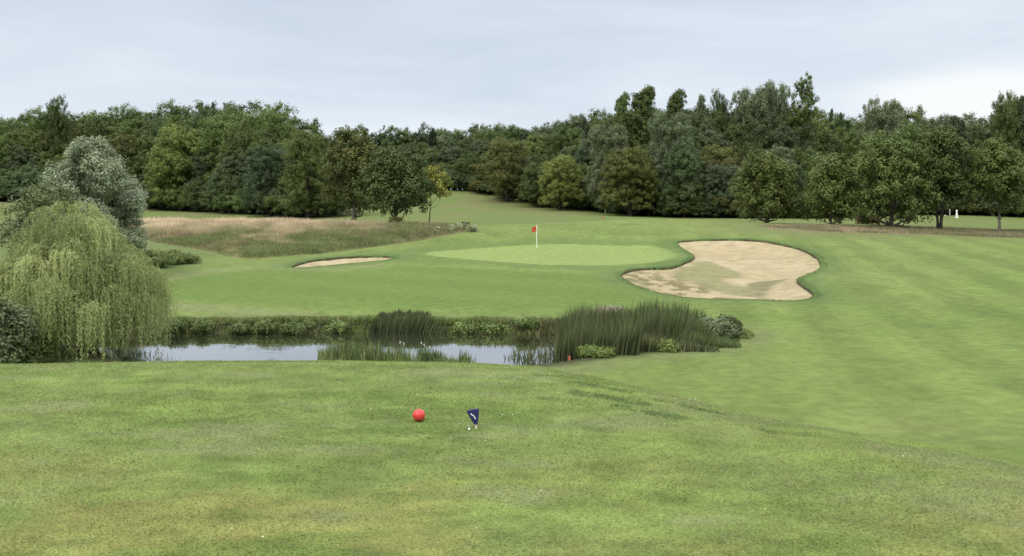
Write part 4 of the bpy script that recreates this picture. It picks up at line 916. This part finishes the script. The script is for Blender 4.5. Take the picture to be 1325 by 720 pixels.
# ------------------------------------------------------------------ small things
def lathe(prof, seg=32, capped=True):
    V = []; F_ = []
    for r, z in prof:
        for k in range(seg): a = 6.28318 * k / seg; V.append((r * math.cos(a), r * math.sin(a), z))
    for i in range(len(prof) - 1):
        for k in range(seg): F_.append((i * seg + k, i * seg + (k + 1) % seg, (i + 1) * seg + (k + 1) % seg, (i + 1) * seg + k))
    F_.append(tuple(range(seg))[::-1]); F_.append(tuple((len(prof) - 1) * seg + k for k in range(seg)))
    return V, F_
def obj(name, V, F_, mat, parent=None, smooth=True, bevel=0):
    me = bpy.data.meshes.new(name); me.from_pydata([tuple(map(float, v)) for v in V], [], F_); me.update(); me.materials.append(mat)
    if smooth: me.polygons.foreach_set('use_smooth', np.ones(len(me.polygons), bool))
    o = link(name, me, parent)
    if bevel: b = o.modifiers.new('bevel', 'BEVEL'); b.width = bevel; b.segments = 3
    return o
def tee_ball():
    m = noise_mat('red_plastic', (.56, .035, .035), (.66, .055, .05), 14, rough=.42, spec=.45, bump=.08, dist=.004)
    x, y = tpt(542, 547); r = 16.2 / 2 * y / F_PX; e = empty('tee_marker', (x, y, gz(x, y, False))); tag(e, 'red ball tee marker on the grass', 'tee marker')
    prof = [(max(.001, r * math.sin(math.pi * t)), r * .98 - r * math.cos(math.pi * t)) for t in np.linspace(.01, .99, 25)]
    obj('ball', *lathe(prof, 40), m, e).scale = (1, 1, .955)
    obj('spike', *lathe([(.005, .005), (.005, -.03), (.0015, -.08)], 10), noise_mat('spike_steel', (.3, .3, .3), (.4, .4, .4), 20, rough=.4), e)
tee_ball()
def tee_flag():
    navy = noise_mat('navy_plastic', (.010, .012, .060), (.016, .019, .085), 20, rough=.4, spec=.4, bump=.05, dist=.003)
    wht = noise_mat('white_mark', (.70, .72, .78), (.8, .82, .86), 30); peg = noise_mat('pale_peg', (.62, .60, .46), (.75, .73, .58), 30)
    x, y = tpt(615, 556); z = gz(x, y, False); e = empty('tee_sign', (x, y, z)); tag(e, 'small navy blue wedge-shaped marker on a short pale peg', 'tee marker')
    e.rotation_euler = (rad(-8), rad(0), 0)
    s = y / F_PX; 
    fp = lambda a, b: ((a - 615) * s, (556 - b) * s)
    # wedge outline: slanted top, wide shoulders, narrow foot
    out = [fp(603.6, 534.0), fp(606, 532.6), fp(612, 531.3), fp(617, 530.8), fp(619.8, 531.6), fp(619.6, 537), fp(618.3, 549.5), fp(617.2, 550.6), fp(613.6, 550.4), fp(612.6, 549.3), fp(608, 542)]
    d = .018; n = len(out); V = [(a, -d, b) for a, b in out] + [(a, d, b) for a, b in out]
    F_ = [tuple(range(n)), tuple(range(2 * n - 1, n - 1, -1))] + [(i, n + i, n + (i + 1) % n, (i + 1) % n) for i in range(n)]
    o = obj('wedge_body', V, F_, navy, e, False, .004)
    a = fp(609.2, 536.5); b = fp(611.6, 539.2); c = fp(612.6, 538.6); dd = fp(615.4, 543.6)
    w = .0055; zz = [(a, b), (b, c), (c, dd)]; V = []; F_ = []
    for (p, q) in zz:
        px, pz = p; qx, qz = q; L = math.hypot(qx - px, qz - pz); nx, nz = -(qz - pz) / L * w * .5, (qx - px) / L * w * .5; o_ = len(V)
        for yy_ in (-d - .0045, -d - .001):
            V += [(px + nx, yy_, pz + nz), (px - nx, yy_, pz - nz), (qx - nx, yy_, qz - nz), (qx + nx, yy_, qz + nz)]
        F_ += [tuple(o_ + k for k in (0, 1, 2, 3)), tuple(o_ + k for k in (7, 6, 5, 4))] + [tuple(o_ + k for k in (i, 4 + i, 4 + (i + 1) % 4, (i + 1) % 4)) for i in range(4)]
    obj('white_mark', V, F_, wht, e, False)
    v, f = tube([(fp(616.6, 558)[0], 0, -.03), (fp(616.2, 554)[0], 0, .014), (fp(615.4, 549)[0], 0, fp(0, 549.5)[1])], [.004, .006, .006], 10); me = tubes_mesh('peg', [(v, f)], peg); link('peg', me, e)
tee_flag()
def golf_ball(u, v):
    x, y = tpt(u, v); r = .0075
    prof = [(max(.0006, r * math.sin(math.pi * t)), r - r * math.cos(math.pi * t)) for t in np.linspace(.01, .99, 15)]
    o = obj('broken_tee', *lathe(prof, 20), noise_mat('white_paint', (.75, .75, .70), (.82, .82, .78), 40)); o.location = (x, y, gz(x, y, False) + .004); tag(o, 'small white fragment on the grass left of the navy marker', 'litter')
golf_ball(607, 559)
def pin():
    x, y = hit(694.5, 320.5); z = gz(x, y); e = empty('golf_flag', (x, y, z)); tag(e, 'white pin with a red flag standing on the putting green', 'flagstick'); k = y / F_PX; H = 28 * k
    white = noise_mat('pin_white', (.72, .74, .66), (.82, .83, .76), 8); red = noise_mat('flag_red', (.40, .055, .025), (.50, .085, .035), 6, rough=.8)
    obj('pole', *lathe([(.030, -.3), (.030, .0), (.027, H * .5), (.022, H), (.004, H + .02)], 12), white, e)
    obj('hole_cup', *lathe([(.060, .012), (.060, -.1), (.05, -.1)], 20), white, e)
    nx, nz = 12, 8; V = []; F_ = []
    for i in range(nx + 1):
        for j in range(nz + 1):
            t = i / nx; s_ = j / nz; V.append((-.02 - t * .44 * .84, .07 * math.sin(t * 7) * t + .02 * math.sin(s_ * 5), H - .02 - s_ * .40 - .13 * t * t - .05 * math.sin(t * 3)))
    for i in range(nx):
        for j in range(nz): a = i * (nz + 1) + j; F_.append((a, a + 1, a + nz + 2, a + nz + 1))
    o = obj('flag_cloth', V, F_, red, e); s = o.modifiers.new('thick', 'SOLIDIFY'); s.thickness = .006
pin()
def stake(u, vb, Y, h, r, mat, name, label, cat, onland=True, tilt=0):
    Y = YM(Y)
    x = (u - CX) / F_PX * Y; z = max(gz(x, Y), WZ + EYE - .2)
    o = obj(name, *lathe([(r, -.2), (r, 0), (r, h * .9), (r * .85, h * .97), (r * .3, h)], 14), mat); o.location = (x, Y, z); o.rotation_euler = (0, tilt, 0); tag(o, label, cat); return o
RED = noise_mat('red_post_paint', (.34, .075, .045), (.42, .11, .07), 12)
WP = noise_mat('white_post', (.66, .66, .62), (.8, .8, .76), 6)
PALE = noise_mat('pale_post', (.34, .34, .31), (.46, .46, .42), 6)
stake(737, 470, 40.2, .52, .035, RED, 'hazard_stake', 'red hazard stake among the rushes at the near edge of the pond', 'stake')
hx, hy = hit(778, 284.5) ; stake(780, 0, 128, .34, .09, RED, 'marker_post', 'tiny reddish marker on the hillside beyond the green', 'post')
for u, v, Y, h, r, nm, lab in ((1238, 283, 152, 1.45, .18, 'white_post', 'white post on the lawn between the two right-hand trees'),):
    x = (u - CX) / F_PX * Y; z = gz(x, Y); e = empty(nm, (x, Y, z)); tag(e, lab, 'post')
    obj('post_shaft', *lathe([(r * 1.05, -.2), (r * 1.05, .5), (r * .75, .62), (r * .72, 1.0), (r * .9, 1.08), (r * .6, 1.3), (.02, 1.36)], 14), WP, e)
    obj('post_base', *lathe([(r * 1.5, -.1), (r * 1.5, .09), (r * 1.1, .14)], 14), WP, e)
stake(1222.5, 0, 149, .26, .16, WP, 'white_marker', 'small low white marker left of the white post', 'marker')
stake(723.5, 0, 168, .75, .13, PALE, 'pale_post', 'pale post at the foot of the valley wood, nearer the pin', 'post')
stake(783.5, 0, 152, .85, .13, PALE, 'pale_post', 'pale post at the foot of the valley wood, further right', 'post')
stake(1229, 0, 152, 1.2, .10, PALE, 'pale_post', 'thin grey post in the shade left of the white post', 'post')
def dark_tuft(u, lab, seed):
    x, y = hit(u, 295); m = G_CON; bush('dark_tuft', m, seed, u, y, 287.5, 6, lab, leaf=.10, clumps=20, leaves=30, cat='plant', cr=.12)
dark_tuft(600.5, 'left one of two small dark tufts at the end of the rough', 981); dark_tuft(605, 'right one of two small dark tufts at the end of the rough', 982)
def brash():
    Y = 33.3; u = 791; x = (u - CX) / F_PX * Y; z = gz(x, Y); g = np.random.default_rng(990); T = []
    zt = zc_top(396, Y) - z
    for k in range(90):
        a = g.uniform(0, 6.28); b = np.array([g.normal(0, .22), g.normal(0, .2), zt * g.uniform(.55, .8)]); d = np.array([math.cos(a) * g.uniform(.2, .55), math.sin(a) * .3, g.uniform(-.05, .28)]); T.append(tube([b, b + d * .5 + [0, 0, .05], b + d], [.022, .018, .006], 5))
    for k in range(5): T.append(tube([(g.normal(0, .15), g.normal(0, .1), -.1), (g.normal(0, .1), g.normal(0, .1), zt * .8)], [.04, .03], 6))
    me = tubes_mesh('brushwood_heap', T, noise_mat('dead_twigs', (.20, .175, .12), (.34, .30, .21), 5)); o = link('brushwood_heap', me); o.location = (x, Y, z); tag(o, 'pale brown heap of dead twigs showing above the reed bed', 'brushwood')
brash()
def white_flower(u, Y, vt, lab, k):
    Y = YM(Y); x = (u - CX) / F_PX * Y; zb = WZ + EYE; zt = zc_top(vt, Y) - zb; e = empty('water_flower', (x, Y, zb)); tag(e, lab, 'flower')
    link('stem', tubes_mesh('stem', [tube([(0, 0, -.2), (.02, 0, zt * .6), (0, 0, zt)], [.012, .010, .008], 6)], noise_mat('flower_stem', (.06, .09, .03), (.09, .12, .04), 8)), e)
    g = np.random.default_rng(k); n = 26; pos = np.array([0, 0, zt]) + g.normal(0, 1, (n, 3)) * [.012, .012, .028]
    v = quads_at(pos, unit(g.normal(size=(n, 3))), unit(g.normal(size=(n, 3))), np.full(n, .018), np.full(n, .022)); link('bloom', mesh_np('bloom', v, np.arange(4 * n).reshape(-1, 4), PETAL), e)
PETAL = noise_mat('white_petals', (.7, .7, .62), (.82, .82, .78), 20)
for i, (u, vt, lab) in enumerate(((518, 443, 'leftmost white flower head above the near rushes'), (522.5, 445, 'white flower head just right of the leftmost one'), (545, 444, 'white flower head in the middle of the near rushes'), (549, 447, 'white flower head close right of the middle one'), (556, 450, 'lowest white flower head above the near rushes'))): white_flower(u, 41.5, vt, lab, 40 + i)
for o in bpy.data.objects:
    if o.get('kind') == 'structure' and 'label' in o: del o['label']
